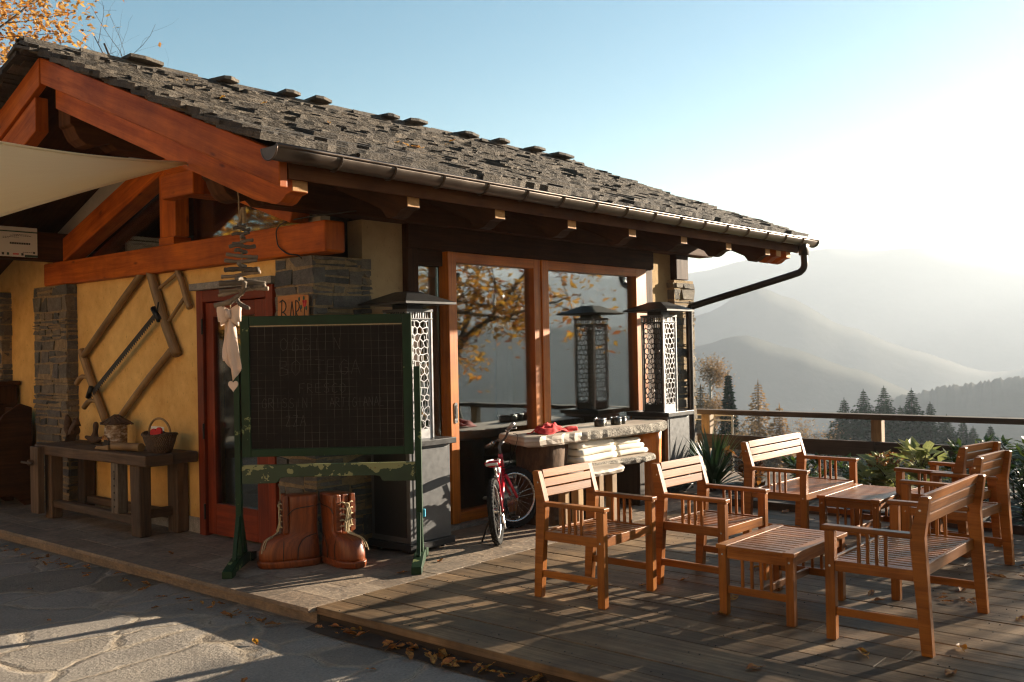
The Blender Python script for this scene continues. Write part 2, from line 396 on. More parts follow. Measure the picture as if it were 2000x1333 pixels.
GL = {'A': [[(0, 0), (.45, 1), (.95, 0)], [(.18, .38), (.75, .4)]], 'B': [[(.05, 0), (.08, 1)], [(.05, .98), (.7, .95), (.75, .62), (.1, .52), (.85, .4), (.8, .06), (.02, 0)]],
      'C': [[(.9, .85), (.5, 1), (.1, .6), (.2, .1), (.6, 0), (.9, .15)]], 'E': [[(.85, 1), (.08, .98), (.05, .02), (.85, 0)], [(.06, .52), (.65, .53)]],
      'F': [[(.85, 1), (.08, .98), (.04, 0)], [(.06, .52), (.65, .53)]], 'G': [[(.9, .85), (.5, 1), (.08, .6), (.2, .08), (.6, 0), (.9, .2), (.88, .45), (.55, .45)]],
      'I': [[(.45, 0), (.5, 1)]], 'L': [[(.12, 1), (.08, .02), (.8, .05)]], 'N': [[(.05, 0), (.1, 1), (.8, .02), (.86, 1)]],
      'O': [[(.5, 1), (.12, .8), (.08, .3), (.4, 0), (.85, .2), (.9, .7), (.5, 1)]], 'R': [[(.05, 0), (.08, 1), (.75, .9), (.7, .55), (.1, .5), (.85, 0)]],
      'S': [[(.85, .88), (.5, 1), (.15, .8), (.3, .55), (.75, .42), (.85, .15), (.5, 0), (.1, .12)]], 'T': [[(0, 1), (.95, .98)], [(.48, 1), (.45, 0)]], 'Z': [[(.1, .95), (.85, 1), (.1, .02), (.9, .05)]]}
def write(mb, text, o, ex, ey, h, w, sp, th, jit=.04):
    """handwritten strokes as thin raised bars"""
    o, ex, ey = V(o), V(ex), V(ey); ez = ex.cross(ey); x = 0.
    for ch in text:
        if ch == ' ': x += sp; continue
        for st in GL[ch]:
            P = [o + ex * (x + (a + rnd.uniform(-jit, jit)) * w) + ey * ((b + rnd.uniform(-jit, jit)) * h) for a, b in st]
            for a, b in zip(P, P[1:]): mb.beam(a + ez * th * .3, b + ez * th * .3, th, th * .5, ez)
        x += sp
# ------------------------------------------------------------------ setting
RY, RZ, SL = 8.43, 4.225, .388
def zr(y): return RZ - SL * abs(y - RY)
CA, SA = math.cos(math.atan(SL)), math.sin(math.atan(SL))

m = MB(); N = 46
for i in range(N + 1):
    for j in range(N + 1):
        x = -9 + 13.1 * i / N; y = -6 + 24 * j / N
        m.v.append(V((x, y, -.12 + .012 * noise.noise((x * 1.3, y * 1.3, 0)))))
for i in range(N):
    for j in range(N):
        a = i * (N + 1) + j; m.face([a, a + N + 1, a + N + 2, a + 1])
struct(m.build('stone_paving', 'flagstone', smooth=True))

m = MB(); x = 3.935
while x < 8.95:
    w = rnd.uniform(.185, .215); w = min(w, 8.97 - x) if 8.97 - x < .3 else w
    y = 5.075
    while y > -4.5:
        L = rnd.uniform(2.6, 4.4); t = rnd.random()
        m.box(x, x + w - .007, y - L + .004, y, -.045 + rnd.uniform(-.003, 0), rnd.uniform(-.003, .002), t=t)
        y -= L
    x += w
struct(m.build('wooden_deck', 'deck', bevel=.004))
m = MB(); m.box(3.955, 8.96, -4.5, 5.06, -.16, -.052); struct(m.build('deck_joist_base', 'rail'))
m = MB()
for y in [4.85 - .55 * k for k in range(18)]:
    for i in range(26):
        px = 3.98 + .19 * i + rnd.uniform(-.02, .02)
        for dy in (-.03, .03): m.obox((px, y + dy + rnd.uniform(-.01, .01), .0015), (1, 0, 0), (0, 1, 0), (0, 0, 1), .007, .007, .003)
o = m.build('deck_nails', 'steel_dark'); o['kind'] = 'stuff'

m = MB()
y0 = 5.08; row = 0
yy = y0
while yy < 12.4:                         # edging course along the paving
    L = rnd.uniform(.42, .52); m.box(3.875, 4.115, yy, yy + L - .004, -.03, rnd.uniform(-.001, .001), t=rnd.random()); yy += L
xx = 4.119
while xx < 11.2:                         # edging course along the deck
    L = rnd.uniform(.42, .52); m.box(xx, xx + L - .004, y0, y0 + .235, -.03, rnd.uniform(-.001, .001), t=rnd.random()); xx += L
yy = y0 + .239; row = 0
while yy < 12.4:
    h = (.20, .30, .25, .40)[row % 4] if row % 3 else .27; xx = 4.119 - rnd.uniform(0, .01) * 0; first = True
    while xx < 11.2:
        if yy > 6.34 and 4.95 < xx: break
        L = rnd.choice((.3, .4, .5, .6, .25)) * (rnd.uniform(.5, 1) if first else 1); first = False
        m.box(xx, xx + L - .005, yy, yy + h - .005, -.03, rnd.uniform(-.0015, .0012), t=rnd.random()); xx += L
    yy += h; row += 1
m.box(3.95, 11.2, 5.09, 12.4, -.2, -.031, t=.1)  # dark tint puts the shade of the recess under the edging into colour
struct(m.build('tiled_terrace', 'tile'))

m = MB()
for i in range(60):
    a, b = 5.05 - i * .17, 5.05 - (i + 1) * .17
    w = .06 + .03 * noise.noise((i * .3, 0, 0)); wb = .06 + .03 * noise.noise(((i + 1) * .3, 0, 0))
    k = len(m.v); m.v += [V((3.88 - w, a, -.112)), V((3.97, a, -.085)), V((3.97, b, -.085)), V((3.88 - wb, b, -.112))]; m.face([k, k + 1, k + 2, k + 3])
struct(m.build('soil_strip', 'soil'))
m = MB()
for i in range(14):
    for j in range(36):
        x, y = 9.05 + i * .18, -4 + j * .27
        m.v.append(V((x, y, .02 + .05 * noise.noise((x * 2, y * 2, 3)))))
for i in range(13):
    for j in range(35): a = i * 36 + j; m.face([a, a + 36, a + 37, a + 1])
struct(m.build('planting_bed', 'soil', smooth=True))
bk = thing('timber_edging', 'dark weathered timber edging the planting bed along the deck', 'edging', (8.98, 1, 0))
m = MB(); m.box(8.972, 9.06, -4.5, 5.06, -.06, .07); m.build('edging_board', 'rail', bk, bevel=.006, world=True)

def gh(x, y):
    """height of the ground round the terrace and down the valley side"""
    d = max(0., (x - 11.3), -(y + 6) * .9, -9 - x, (y - 17)); r = math.hypot(x - 6, y - 5)
    dirx = max(0., min(1., (x - 8) / 40))
    z = -.32 - .24 * max(0., x - 11.6) ** .95 * (1 if x > 11.6 else 0) - .03 * max(0., -y - 5)
    z = max(z, -165 + 12 * noise.noise((x * .004, y * .004, 0)))
    if x < -9: z += .10 * (-9 - x)
    return z + .25 * noise.noise((x * .07, y * .07, 1)) * min(1, d / 6)
m = MB(); NR, NA = 60, 96
for i in range(NR):
    r = 7 * (1.105 ** i) if i else 0.0
    for k in range(NA):
        a = 2 * math.pi * k / NA; x, y = 6 + r * math.cos(a), 5 + r * math.sin(a); m.v.append(V((x, y, gh(x, y))))
for i in range(NR - 1):
    for k in range(NA): k2 = (k + 1) % NA; m.face([i * NA + k, (i + 1) * NA + k, (i + 1) * NA + k2, i * NA + k2])
struct(m.build('ground', 'meadow', smooth=True))

def ridge(name, R, crest, depth, base, rough, az0=-100, az1=62, n=240, tree=0.):
    m = MB(); Q = 14
    for i in range(n + 1):
        a = az0 + (az1 - az0) * i / n; c = crest(a); ca, sa = math.cos(rad(a)), math.sin(rad(a))
        for j in range(Q + 1):
            f = j / Q; g = 1 - abs(2 * f - 1) ** 1.25; rr = R + (f - .5) * depth
            x, y = rr * ca, rr * sa
            z = base + (c - base) * g
            nz = noise.fractal((x * rough, y * rough, R), 1.0, 2.1, 5)
            z += nz * (c - base) * .022 * (1 - g * .75)
            if tree and abs(f - .5) < .01: z += tree * rnd.uniform(-.2, 1)
            m.v.append(V((x, y, z)))
    for i in range(n):
        for j in range(Q): a = i * (Q + 1) + j; m.face([a, a + Q + 1, a + Q + 2, a + 1])
    return struct(m.build(name, 'hillside', smooth=True))
def crest_of(pts, R):
    def f(a):
        if a >= pts[0][0]: e = pts[0][1]
        elif a <= pts[-1][0]: e = pts[-1][1] + .6 * math.sin((a - pts[-1][0]) * .21)
        else:
            for (a0, e0), (a1, e1) in zip(pts, pts[1:]):
                if a1 <= a <= a0: t = (a0 - a) / (a0 - a1); t = t * t * (3 - 2 * t) * .6 + t * .4; e = e0 + (e1 - e0) * t; break
        e += .12 * noise.fractal((a * .35, R, 0), 1.0, 2.0, 4)
        return 1.65 + R * math.tan(rad(e))
    return f
ridge('far_hills', 2200, crest_of([(60, 4.2), (38, 3.6), (30, 4.2), (26, 4.9), (22.4, 5.25), (19.8, 5.0), (17.8, 5.1), (15, 4.3), (12, 3.6), (5, 3.9), (-8, 3.2), (-20, 4.0), (-34, 5.2), (-50, 5.0)], 2200), 900, -150, .0022)
ridge('middle_hills', 1350, crest_of([(60, 1.2), (40, .6), (32, 1.0), (29, 1.9), (26.3, 3.3), (24.5, 2.6), (21.5, .9), (18, -.6), (14, -1.8), (8, -.5), (-10, .8), (-22, 2.2), (-36, 4.2), (-50, 3.5)], 1350), 560, -150, .004)
ridge('lower_spur', 900, crest_of([(60, -2), (34, -.6), (30, -.1), (27, .5), (24.5, -.3), (21, -1.6), (17, -3.2), (10, -4), (-15, -2), (-30, .5), (-50, 1)], 900), 360, -150, .006)
ridge('wooded_hill', 620, crest_of([(60, -7), (26, -6.4), (21.5, -4.6), (19, -3.2), (16, -2.5), (12.6, -2.0), (5, -.6), (-8, 0), (-20, -.8), (-34, 1.2), (-50, 1.5)], 620), 260, -120, .01, n=1700, tree=2.0)

# ------------------------------------------------------------------ house
H = thing('chalet', 'stone and ochre stucco chalet with slate roof and open timber gable', 'building', (7.9, 8.4, 0))
def P(mb, name, mat, parent=None, **k): return mb.build(name, mat, parent or H, world=True, **k)
# walls
m = MB(); m.box(4.92, 5.15, 7.972, 10.4, .14, 2.5); m.box(4.92, 5.15, 6.795, 7.972, 2.29, 2.5); m.box(4.92, 5.15, 6.6, 6.795, .0, 2.5); m.box(4.92, 5.15, 11.1, 13.4, 0, 3.0)
P(m, 'wall', 'ochre')
m = MB(); m.box(4.905, 5.15, 7.975, 12.2, -.02, .14); P(m, 'plinth', 'lintel')
for q_ in ((5.46, 5.925, 6.33, 6.52, 0, 2.775), (9.962, 10.6, 6.33, 6.52, 0, 2.775), (10.66, 10.86, 6.52, 13.2, 0, 3.3)): m = MB(); m.box(*q_); P(m, 'wall', 'cream')
m = MB()
for s_ in (1, -1):
    e_ = 2.95 if s_ > 0 else 2.05; pts = [(RY + s_ * .05, 3.60), (RY + s_ * min(e_, 2.32) * (1 if s_ > 0 else .95), 2.72), (RY + s_ * e_, 2.72 + (0 if s_ > 0 else .02)), (RY + s_ * e_, zr(RY + s_ * e_) - .10), (RY + s_ * .05, 4.10)]
    m.prism(pts, (5.06, 0, 0), (0, 1, 0), (0, 0, 1), .1)
P(m, 'gable_plaster', 'plaster')
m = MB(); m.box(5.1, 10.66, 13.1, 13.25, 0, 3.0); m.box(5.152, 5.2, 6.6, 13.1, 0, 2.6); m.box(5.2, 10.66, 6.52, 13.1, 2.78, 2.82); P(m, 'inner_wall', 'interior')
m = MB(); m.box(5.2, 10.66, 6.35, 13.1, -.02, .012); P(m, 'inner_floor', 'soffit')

def pillar(x0, x1, y0, y1, z0, z1, seed):
    global rnd
    keep = rnd; rnd = random.Random(seed)
    m = MB(); m.box(x0 + .004, x1 - .004, y0 + .004, y1 - .004, z0, z1 - .004, t=rnd.random(), mi=1)
    z = z0
    while z < z1 - .02:
        h = rnd.choice((.045, .06, .075, .09, .11, .14, .17)); h = min(h, z1 - z)
        for fx in (0, 1):       # faces along y at x0/x1, faces along x at y0/y1
            y = y0 - rnd.uniform(0, .02)
            while y < y1 - .02:
                L = min(rnd.uniform(.12, .38), y1 - y)
                if y1 - y - L < .08: L = y1 - y
                hh = h * (1 if rnd.random() < .75 else .5); pr = rnd.uniform(-.004, .018)
                for zz in ([z] if hh == h else [z, z + hh]):
                    if fx == 0: m.box(x0 - pr, x0 + .1, y + .008, y + L - .014, zz + .008, zz + hh - .014, jit=.012)
                    else: m.box(x1 - .1, x1 + pr, y + .008, y + L - .014, zz + .008, zz + hh - .014, jit=.012)
                y += L
        for fy in (0, 1):
            x = x0 + rnd.uniform(0.0, .02)
            while x < x1 - .02:
                L = min(rnd.uniform(.12, .40), x1 - x)
                if x1 - x - L < .08: L = x1 - x
                hh = h * (1 if rnd.random() < .75 else .5); pr = rnd.uniform(-.004, .018)
                for zz in ([z] if hh == h else [z, z + hh]):
                    if fy == 0: m.box(x + .008, x + L - .014, y0 - pr, y0 + .1, zz + .008, zz + hh - .014, jit=.012)
                    else: m.box(x + .008, x + L - .014, y1 - .1, y1 + pr, zz + .008, zz + hh - .014, jit=.012)
                x += L
        z += h
    rnd = keep
    return P(m, 'stone_pillar', ['pillarstone', 'mortar'], bevel=.013)
pillar(4.88, 5.49, 6.262, 6.77, 0, 2.435, 3)
pillar(4.80, 5.3, 10.40, 11.19, 0, 2.435, 4)
pillar(4.80, 5.3, 12.08, 12.75, 0, 2.435, 5)
pillar(10.40, 10.87, 6.235, 6.75, 0, 2.46, 6)
# carpentry of the gable truss
m = MB(); m.box(4.82, 5.03, 6.03, 10.98, 2.437, 2.69); P(m, 'tie_beam', 'larch', bevel=.02)
for s_ in (1, -1):
    m = MB(); d = V((0, s_ * 2.6, -.92)).normalized(); a = V((4.925, RY + s_ * .02, 3.50)); b_ = V((4.925, RY + s_ * (2.36 if s_ > 0 else 1.98), 2.72 if s_ > 0 else 2.82))
    m.beam(a, b_, .19, .24, up=(1, 0, 0) if False else (0, 0, 1)); P(m, 'truss_rafter', 'larch', bevel=.012)
m = MB(); m.box(4.84, 4.99, 8.25, 8.53, 2.76, 3.62); P(m, 'king_post', 'larch', bevel=.012)
m = MB(); m.box(4.84, 5.02, 8.28, 8.54, 2.692, 2.758); P(m, 'post_foot', 'larch')
m = MB(); m.box(4.55, 4.67, 7.463, 7.98, 3.035, 3.25); m.box(4.67, 5.1, 7.55, 7.85, 3.06, 3.24); P(m, 'purlin_end', 'larch', bevel=.01)
gw = MB()
for s_ in (1, -1):
    gw.beam((5.09, RY + s_ * .16, 2.72), (5.09, RY + s_ * .16, 3.42), .05, .05, up=(1, 0, 0)); gw.beam((5.09, RY + s_ * .16, 3.34), (5.09, RY + s_ * 1.9, 2.72), .05, .05, up=(1, 0, 0)); gw.beam((5.09, RY + s_ * .16, 2.715), (5.09, RY + s_ * 1.9, 2.715), .05, .05, up=(1, 0, 0))
w = P(gw, 'gable_window', 'mahogany')
g = MB()
for s_ in (1, -1): g.prism([(RY + s_ * .15, 2.71), (RY + s_ * 1.9, 2.71), (RY + s_ * .15, 3.38)], (5.045, 0, 0), (0, 1, 0), (0, 0, 1), .012)
P(g, 'pane', 'gableglass', w)
# rakes
def rakebeam(name, x0, x1, ya, yb, top, dep, mat, bev=.008):
    m = MB(); n_ = 2
    m.prism([(ya, zr(ya) + top), (yb, zr(yb) + top), (yb, zr(yb) + top - dep), (ya, zr(ya) + top - dep)], (x0, 0, 0), (0, 1, 0), (0, 0, 1), x1 - x0, ua=math.atan(SL) * (1 if yb < ya else -1))
    # uv along the slope
    return P(m, name, mat, bevel=bev)
rakebeam('bargeboard', 3.70, 3.765, RY, 5.07, 0, .224, 'larch')
rakebeam('bargeboard', 3.69, 3.755, RY + .002, 12.9, 0, .245, 'larch')
rakebeam('gable_rafter', 3.715, 3.83, RY + .14, 12.7, -.252, .30, 'larch')
def rafter(x, mat, ytop=RY, name='eave_rafter', w=.13, sgn=1, end=5.105, dp=.335):
    m = MB(); e = end
    o_ = [(ytop, zr(ytop) - .036), (e, zr(e) - .036), (e, 2.688), (e + .03, 2.68), (e + .06, 2.675), (e + .085, 2.655), (e + .12, 2.632), (e + .17, 2.622), (e + .22, 2.632), (e + .27, zr(e + .27) - .345 - (dp - .335) * .6), (e + .4, zr(e + .4) - dp), (ytop, zr(ytop) - dp)]
    m.prism(o_, (x - w / 2, 0, 0), (0, 1, 0), (0, 0, 1), w, ua=math.atan(SL))
    m.obox((x, e - .0015, (2.688 + 2.93) / 2), (1, 0, 0), (0, 1, 0), (0, 0, 1), w - .012, .004, .235, mi=1)  # pale end-grain sheet; the sunlit look of the end is put into its colour
    return P(m, name, [mat, 'lit_endgrain'], bevel=.006)
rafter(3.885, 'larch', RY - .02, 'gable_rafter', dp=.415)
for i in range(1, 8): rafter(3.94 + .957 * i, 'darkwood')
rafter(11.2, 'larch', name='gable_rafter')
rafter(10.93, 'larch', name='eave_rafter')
# big corbelled wall plates and ridge purlin running out to the rake
def plate(y0, y1, z0, z1, xa, xb, name, mat):
    m = MB(); r = .14
    o_ = [(xb, z1), (xa, z1), (xa, z0 + .17), (xa + .03, z0 + .15), (xa + .05, z0 + .10), (xa + .08, z0 + .05), (xa + .14, z0 + .01), (xa + .21, z0), (xa + .29, z0 + .03), (xa + .36, z0 + .05), (xa + .42, z0), (xb, z0)]
    m.prism(o_, (0, y1, 0), (1, 0, 0), (0, 0, 1), y1 - y0); return P(m, name, mat, bevel=.008)
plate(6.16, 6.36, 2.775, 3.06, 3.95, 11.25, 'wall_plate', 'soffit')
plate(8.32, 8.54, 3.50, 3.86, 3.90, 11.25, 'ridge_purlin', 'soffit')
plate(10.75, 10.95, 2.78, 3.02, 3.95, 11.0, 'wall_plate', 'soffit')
m = MB(); m.box(2.2, 4.86, 10.516, 10.74, 2.69, 2.99); P(m, 'porch_beam', 'darkwood', bevel=.01)
m = MB(); m.box(5.46, 10.95, 6.36, 6.5, 2.776, 3.2); P(m, 'plate_board', 'darkwood')
# roof
m = MB()
for s_, y1 in ((1, 5.045), (-1, 13.2)):
    x = 3.72
    yb = y1
    m.prism([(RY, RZ - .0), (yb, zr(yb)), (yb, zr(yb) - .03), (RY, RZ - .03)], (3.77, 0, 0), (0, 1, 0), (0, 0, 1), 7.6)
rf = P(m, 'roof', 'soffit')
m = MB(); rs = random.Random(21)
def slate_rows(side, y_eave, seed, first):
    n = 0; s_ = 0.
    S_tot = abs(RY - y_eave) / CA
    while s_ < S_tot - .02:
        ex = V((1, 0, 0)) if side > 0 else V((-1, 0, 0))
        yr = y_eave + side * s_ * CA
        tilt = .085
        ey = V((0, side * math.cos(math.atan(SL) - tilt), math.sin(math.atan(SL) - tilt)))
        xa, xb = 3.54, 11.46
        x = xa + rs.uniform(-.06, .10)
        while x < xb:
            w = rs.choice((.28, .4, .55, .75, .95)) * rs.uniform(.8, 1.2); w = min(w, xb + rs.uniform(-.05, .08) - x)
            if w < .05: break
            L = rs.uniform(.30, .42); th = rs.uniform(.022, .050); k = max(3, int(w / .085))
            if s_ + L > S_tot + .06: L = max(.12, S_tot + .06 - s_)
            off = rs.uniform(-.035, .02)
            fr = [(w * i / k, off + rs.uniform(-.013, .013)) for i in range(k + 1)]
            out = fr + [(w + rs.uniform(-.01, .01), L), (rs.uniform(-.01, .01), L)]
            lift = .060 + rs.uniform(-.006, .012)
            o = V((x if side > 0 else x + w, yr, zr(yr) + lift))
            r_ = rs.uniform(-.05, .05); exr = ex * math.cos(r_) + ey * math.sin(r_)
            m.prism(out, o, exr, ey, th, t=rs.random()); n += 1
            if rs.random() < .10:   # a loose flake on top
                fo = [(a * .5 + .02, b * .5 + .02 + rs.uniform(-.01, .01)) for a, b in out]
                m.prism(fo, o + ey.cross(ex) * -0 + V((0, 0, th + .002)), exr, ey, .014, t=rs.random())
            x += w + rs.uniform(.0, .012)
        s_ += rs.uniform(.095, .125)
slate_rows(1, 4.985, 1, True); slate_rows(-1, 13.1, 2, False)
x = 3.52                                     # ridge course
while x < 11.28:
    w = min(rs.uniform(.25, .5), 11.3 - x); k = 5
    for side in (1, -1):
        ey = V((0, side * .93, -.35)); ex = V((1, 0, 0)) if side < 0 else V((-1, 0, 0))
        out = [(w * i / k, .24 + rs.uniform(-.03, .03)) for i in range(k + 1)] + [(w, -.05), (0, -.05)]
        m.prism(out, (x if side < 0 else x + w, RY, RZ + .105 + rs.uniform(0, .03)), ex, ey, .03, t=rs.random() * .7 + .3)
    x += w + .004
sl = P(m, 'slate_covering', 'slate', rf)
for xc, w in ((4.62, .42), (5.5, .26), (6.25, .24), (6.65, .30), (7.66, .24), (8.08, .38), (9.0, .34), (9.62, .3), (10.35, .3), (10.95, .42)):
    m = MB(); out = [(rs.uniform(-.02, .02) - w * .42, -.13), (-w * .1, -.15), (w * .4, -.11 + rs.uniform(-.03, .03)), (w * .42 + rs.uniform(-.03, .03), .12), (w * .1, .15), (-w * .42, .12)]
    m.prism(out, (xc, RY - .03, RZ + .130), (math.cos(.06), 0, math.sin(rs.uniform(-.06, .05))), (0, 1, rs.uniform(-.08, .06)), .034, t=rs.random()); m.prism([(a * .62 + .02, b_ * .7) for a, b_ in out], (xc + rs.uniform(-.04, .04), RY - .03, RZ + .162), (math.cos(.05), 0, math.sin(rs.uniform(-.08, .08))), (0, 1, 0), .016, t=rs.random()); P(m, 'ridge_slab', 'slate', rf, bevel=.004)
# eaves: fascia, gutter, pipe
m = MB(); m.box(3.77, 11.42, 5.062, 5.09, 2.757, 2.90); P(m, 'fascia_board', 'soffit', bevel=.004)
m = MB(); gy, gz, gr = 4.975, 2.915, .076
rings = []
for xg in [3.56 + i * (11.64 - 3.56) / 24 for i in range(25)]:
    sag = -.006 * math.sin((xg - 3.56) / 8.08 * math.pi)
    ring = []
    for r_ in (gr, gr - .006):
        A = [math.pi + math.pi * k / 14 for k in range(15)]
        if r_ < gr: A = A[::-1]
        ring += [(xg, gy + r_ * math.cos(a), gz + sag + r_ * math.sin(a)) for a in A]
    rings.append(ring)
m.loft(rings); gt = None
for x_ in (3.56, 11.64):
    m.prism([(gr * math.cos(a), gr * math.sin(a)) for a in [math.pi + math.pi * k / 14 for k in range(15)]], (x_ - .003, gy, gz), (0, 1, 0), (0, 0, 1), .006)
    m.tube([(x_, gy + (gr + .004) * math.cos(a), gz + (gr + .004) * math.sin(a)) for a in [math.pi + math.pi * k / 16 for k in range(17)]], .007, 6)
m.tube([(3.56 + i * 8.08 / 24, gy - gr, gz + .004 - .006 * math.sin(i / 24 * math.pi)) for i in range(25)], .011, 8)
gt = P(m, 'gutter', 'gutter_brown')
for f in gt.data.polygons: f.use_smooth = len(f.vertices) == 4
for i in range(16):
    x_ = 4.07 + i * .475; m = MB()
    if x_ > 11.45: break
    m.tube([(x_, gy + (gr + .004) * math.cos(a), gz - .004 + (gr + .004) * math.sin(a)) for a in [math.pi + math.pi * k / 12 for k in range(13)]], .008, 6)
    m.beam((x_, gy - gr - .004, gz - .01), (x_ + .0, gy - gr + .01, gz + .018), .02, .004); m.beam((x_, gy + gr, gz), (x_, 5.062, gz + .02), .02, .005)
    P(m, 'bracket', 'gutter_brown', gt)
m = MB()
m.tube(curve([(11.36, 4.975, 2.85), (11.365, 4.975, 2.72), (11.37, 4.975, 2.60), (11.355, 5.01, 2.53), (11.30, 5.10, 2.485), (11.0, 5.62, 2.31), (10.70, 6.12, 2.14), (10.66, 6.17, 2.10), (10.65, 6.18, 2.03), (10.65, 6.18, 1.2), (10.65, 6.18, .02)], 5), .042, 14)
m.prism([(-.07, .09), (.07, .09), (.045, -.10), (-.045, -.10)], (11.36, 4.93, 2.82), (1, 0, 0), (0, 0, 1), -.09)
P(m, 'downpipe', 'pipe_dark', smooth=False, bevel=0)
bpy.data.objects['downpipe'].data.polygons.foreach_set('use_smooth', [True] * len(bpy.data.objects['downpipe'].data.polygons))
m = MB(); m.box(10.47, 10.76, 6.24, 6.5, 2.465, 2.80); P(m, 'corner_post', 'darkwood', bevel=.008)
# door in the gable wall
m = MB(); m.box(4.83, 4.99, 6.76, 8.02, 2.232, 2.295); P(m, 'door_lintel', 'lintel', bevel=.006)
m = MB(); m.box(4.87, 5.0, 7.865, 7.968, 0, 2.228); m.box(4.87, 5.0, 6.80, 6.90, 0, 2.228); m.box(4.87, 5.0, 6.90, 7.865, 2.12, 2.228)
df = P(m, 'door', 'mahogany', bevel=.006)
m = MB(); m.box(4.90, 4.96, 7.74, 7.862, .02, 2.115); m.box(4.90, 4.96, 6.905, 7.10, .02, 2.115); m.box(4.90, 4.96, 7.10, 7.74, 1.985, 2.115); m.box(4.90, 4.96, 7.10, 7.74, .02, .30)
P(m, 'door_leaf', 'mahogany', df, bevel=.006)
m = MB(); m.box(4.925, 4.935, 7.10, 7.74, .30, 1.985); P(m, 'glass_panel', 'doorglass', df)
for z in (.22, .95, 1.9):
    m = MB(); m.tube([(4.865, 7.868, z - .07), (4.865, 7.868, z + .07)], .010, 8); P(m, 'hinge', 'steel_dark', df)
m = MB(); m.tube([(4.895, 7.03, 1.05), (4.86, 7.03, 1.05), (4.855, 7.13, 1.05)], .010, 8); m.box(4.893, 4.899, 7.005, 7.055, .95, 1.15); P(m, 'handle', 'steel_dark', df)
# sliding glass front
m = MB(); m.box(5.925, 6.055, 6.26, 6.42, 0, 2.56); m.box(9.80, 9.96, 6.27, 6.42, 0, 2.66); m.box(5.925, 9.96, 6.25, 6.45, 2.56, 2.776)
P(m, 'window_surround', 'darkwood', bevel=.006)
m = MB(); m.box(6.055, 6.40, 6.30, 6.40, 0, .09); sd = P(m, 'side_light', 'darkwood'); m = MB(); m.box(6.055, 6.40, 6.30, 6.40, 2.42, 2.558); P(m, 'head_rail', 'darkwood', sd)
m = MB(); m.box(6.055, 6.40, 6.36, 6.37, .09, 2.42); P(m, 'pane', 'doorglass', sd)
def leafwin(x0, x1, xs0, xs1):
    m = MB(); m.box(x0, x0 + xs0, 6.235, 6.36, .035, 2.556); m.box(x1 - xs1, x1, 6.25, 6.36, .035, 2.556); m.box(x0 + xs0, x1 - xs1, 6.25, 6.36, 2.462, 2.556); m.box(x0 + xs0, x1 - xs1, 6.25, 6.36, .035, .13)
    w = P(m, 'sliding_door', 'oakframe', bevel=.005)
    m = MB(); m.box(x0 + xs0 - .003, x1 - xs1 + .003, 6.315, 6.325, .13, 2.462); P(m, 'pane', 'windowglass', w); return w
wa = leafwin(6.41, 7.785, .108, .11)
m = MB(); m.prism([(.022 * math.cos(a) , .075 * (1 if math.sin(a) > 0 else -1) + .022 * math.sin(a)) for a in [2 * math.pi * k / 20 for k in range(20)]], (6.475, 6.233, 1.06), (1, 0, 0), (0, 0, 1), .004); m.prism([(.011 * math.cos(a), .05 * (1 if math.sin(a) > 0 else -1) + .011 * math.sin(a)) for a in [2 * math.pi * k / 20 for k in range(20)]], (6.475, 6.2285, 1.07), (1, 0, 0), (0, 0, 1), .003, mi=1)
P(m, 'handle', ['chrome', 'steel_dark'], wa)
leafwin(7.79, 9.79, .11, .22)
m = MB(); m.box(5.925, 9.96, 6.17, 6.36, -.01, .033); P(m, 'door_sill', 'lintel')
m = MB(); m.tube(curve([(5.12, 6.0, 2.78), (4.83, 6.55, 2.72), (4.80, 6.62, 2.56), (4.80, 6.5, 2.46), (4.79, 6.34, 2.43), (4.80, 6.3, 2.40)], 6), .006, 6); P(m, 'cable', 'steel_dark')
# things indoors
t = thing('counter', 'dim honey-coloured wooden counter standing indoors behind the sliding door', 'counter', (6.75, 7.3, 0))
m = MB(); m.box(6.5, 7.25, 7.05, 7.6, .74, .80); m.build('counter_top', 'oakframe', t, world=True); m = MB(); m.box(6.55, 7.2, 7.1, 7.55, .55, .73); m.box(6.55, 6.62, 7.1, 7.17, 0, .55); m.box(7.13, 7.2, 7.1, 7.17, 0, .55); m.build('counter_frame', 'oakframe', t, world=True)
def curt(x0, x1, lab):
    m = MB(); k = 24; rings = []
    for z in (.1, 1.3, 2.4): rings.append([(x0 + (x1 - x0) * i / k, 6.62 + .03 * math.sin(i * 1.9), z) for i in range(k + 1)])
    m.loft(rings, cap=False, closed=False); tag(m.build('curtain', 'curtain', smooth=True, solid=.004), lab, 'curtain')
curt(7.50, 7.74, 'pale curtain hanging indoors behind the middle door post')
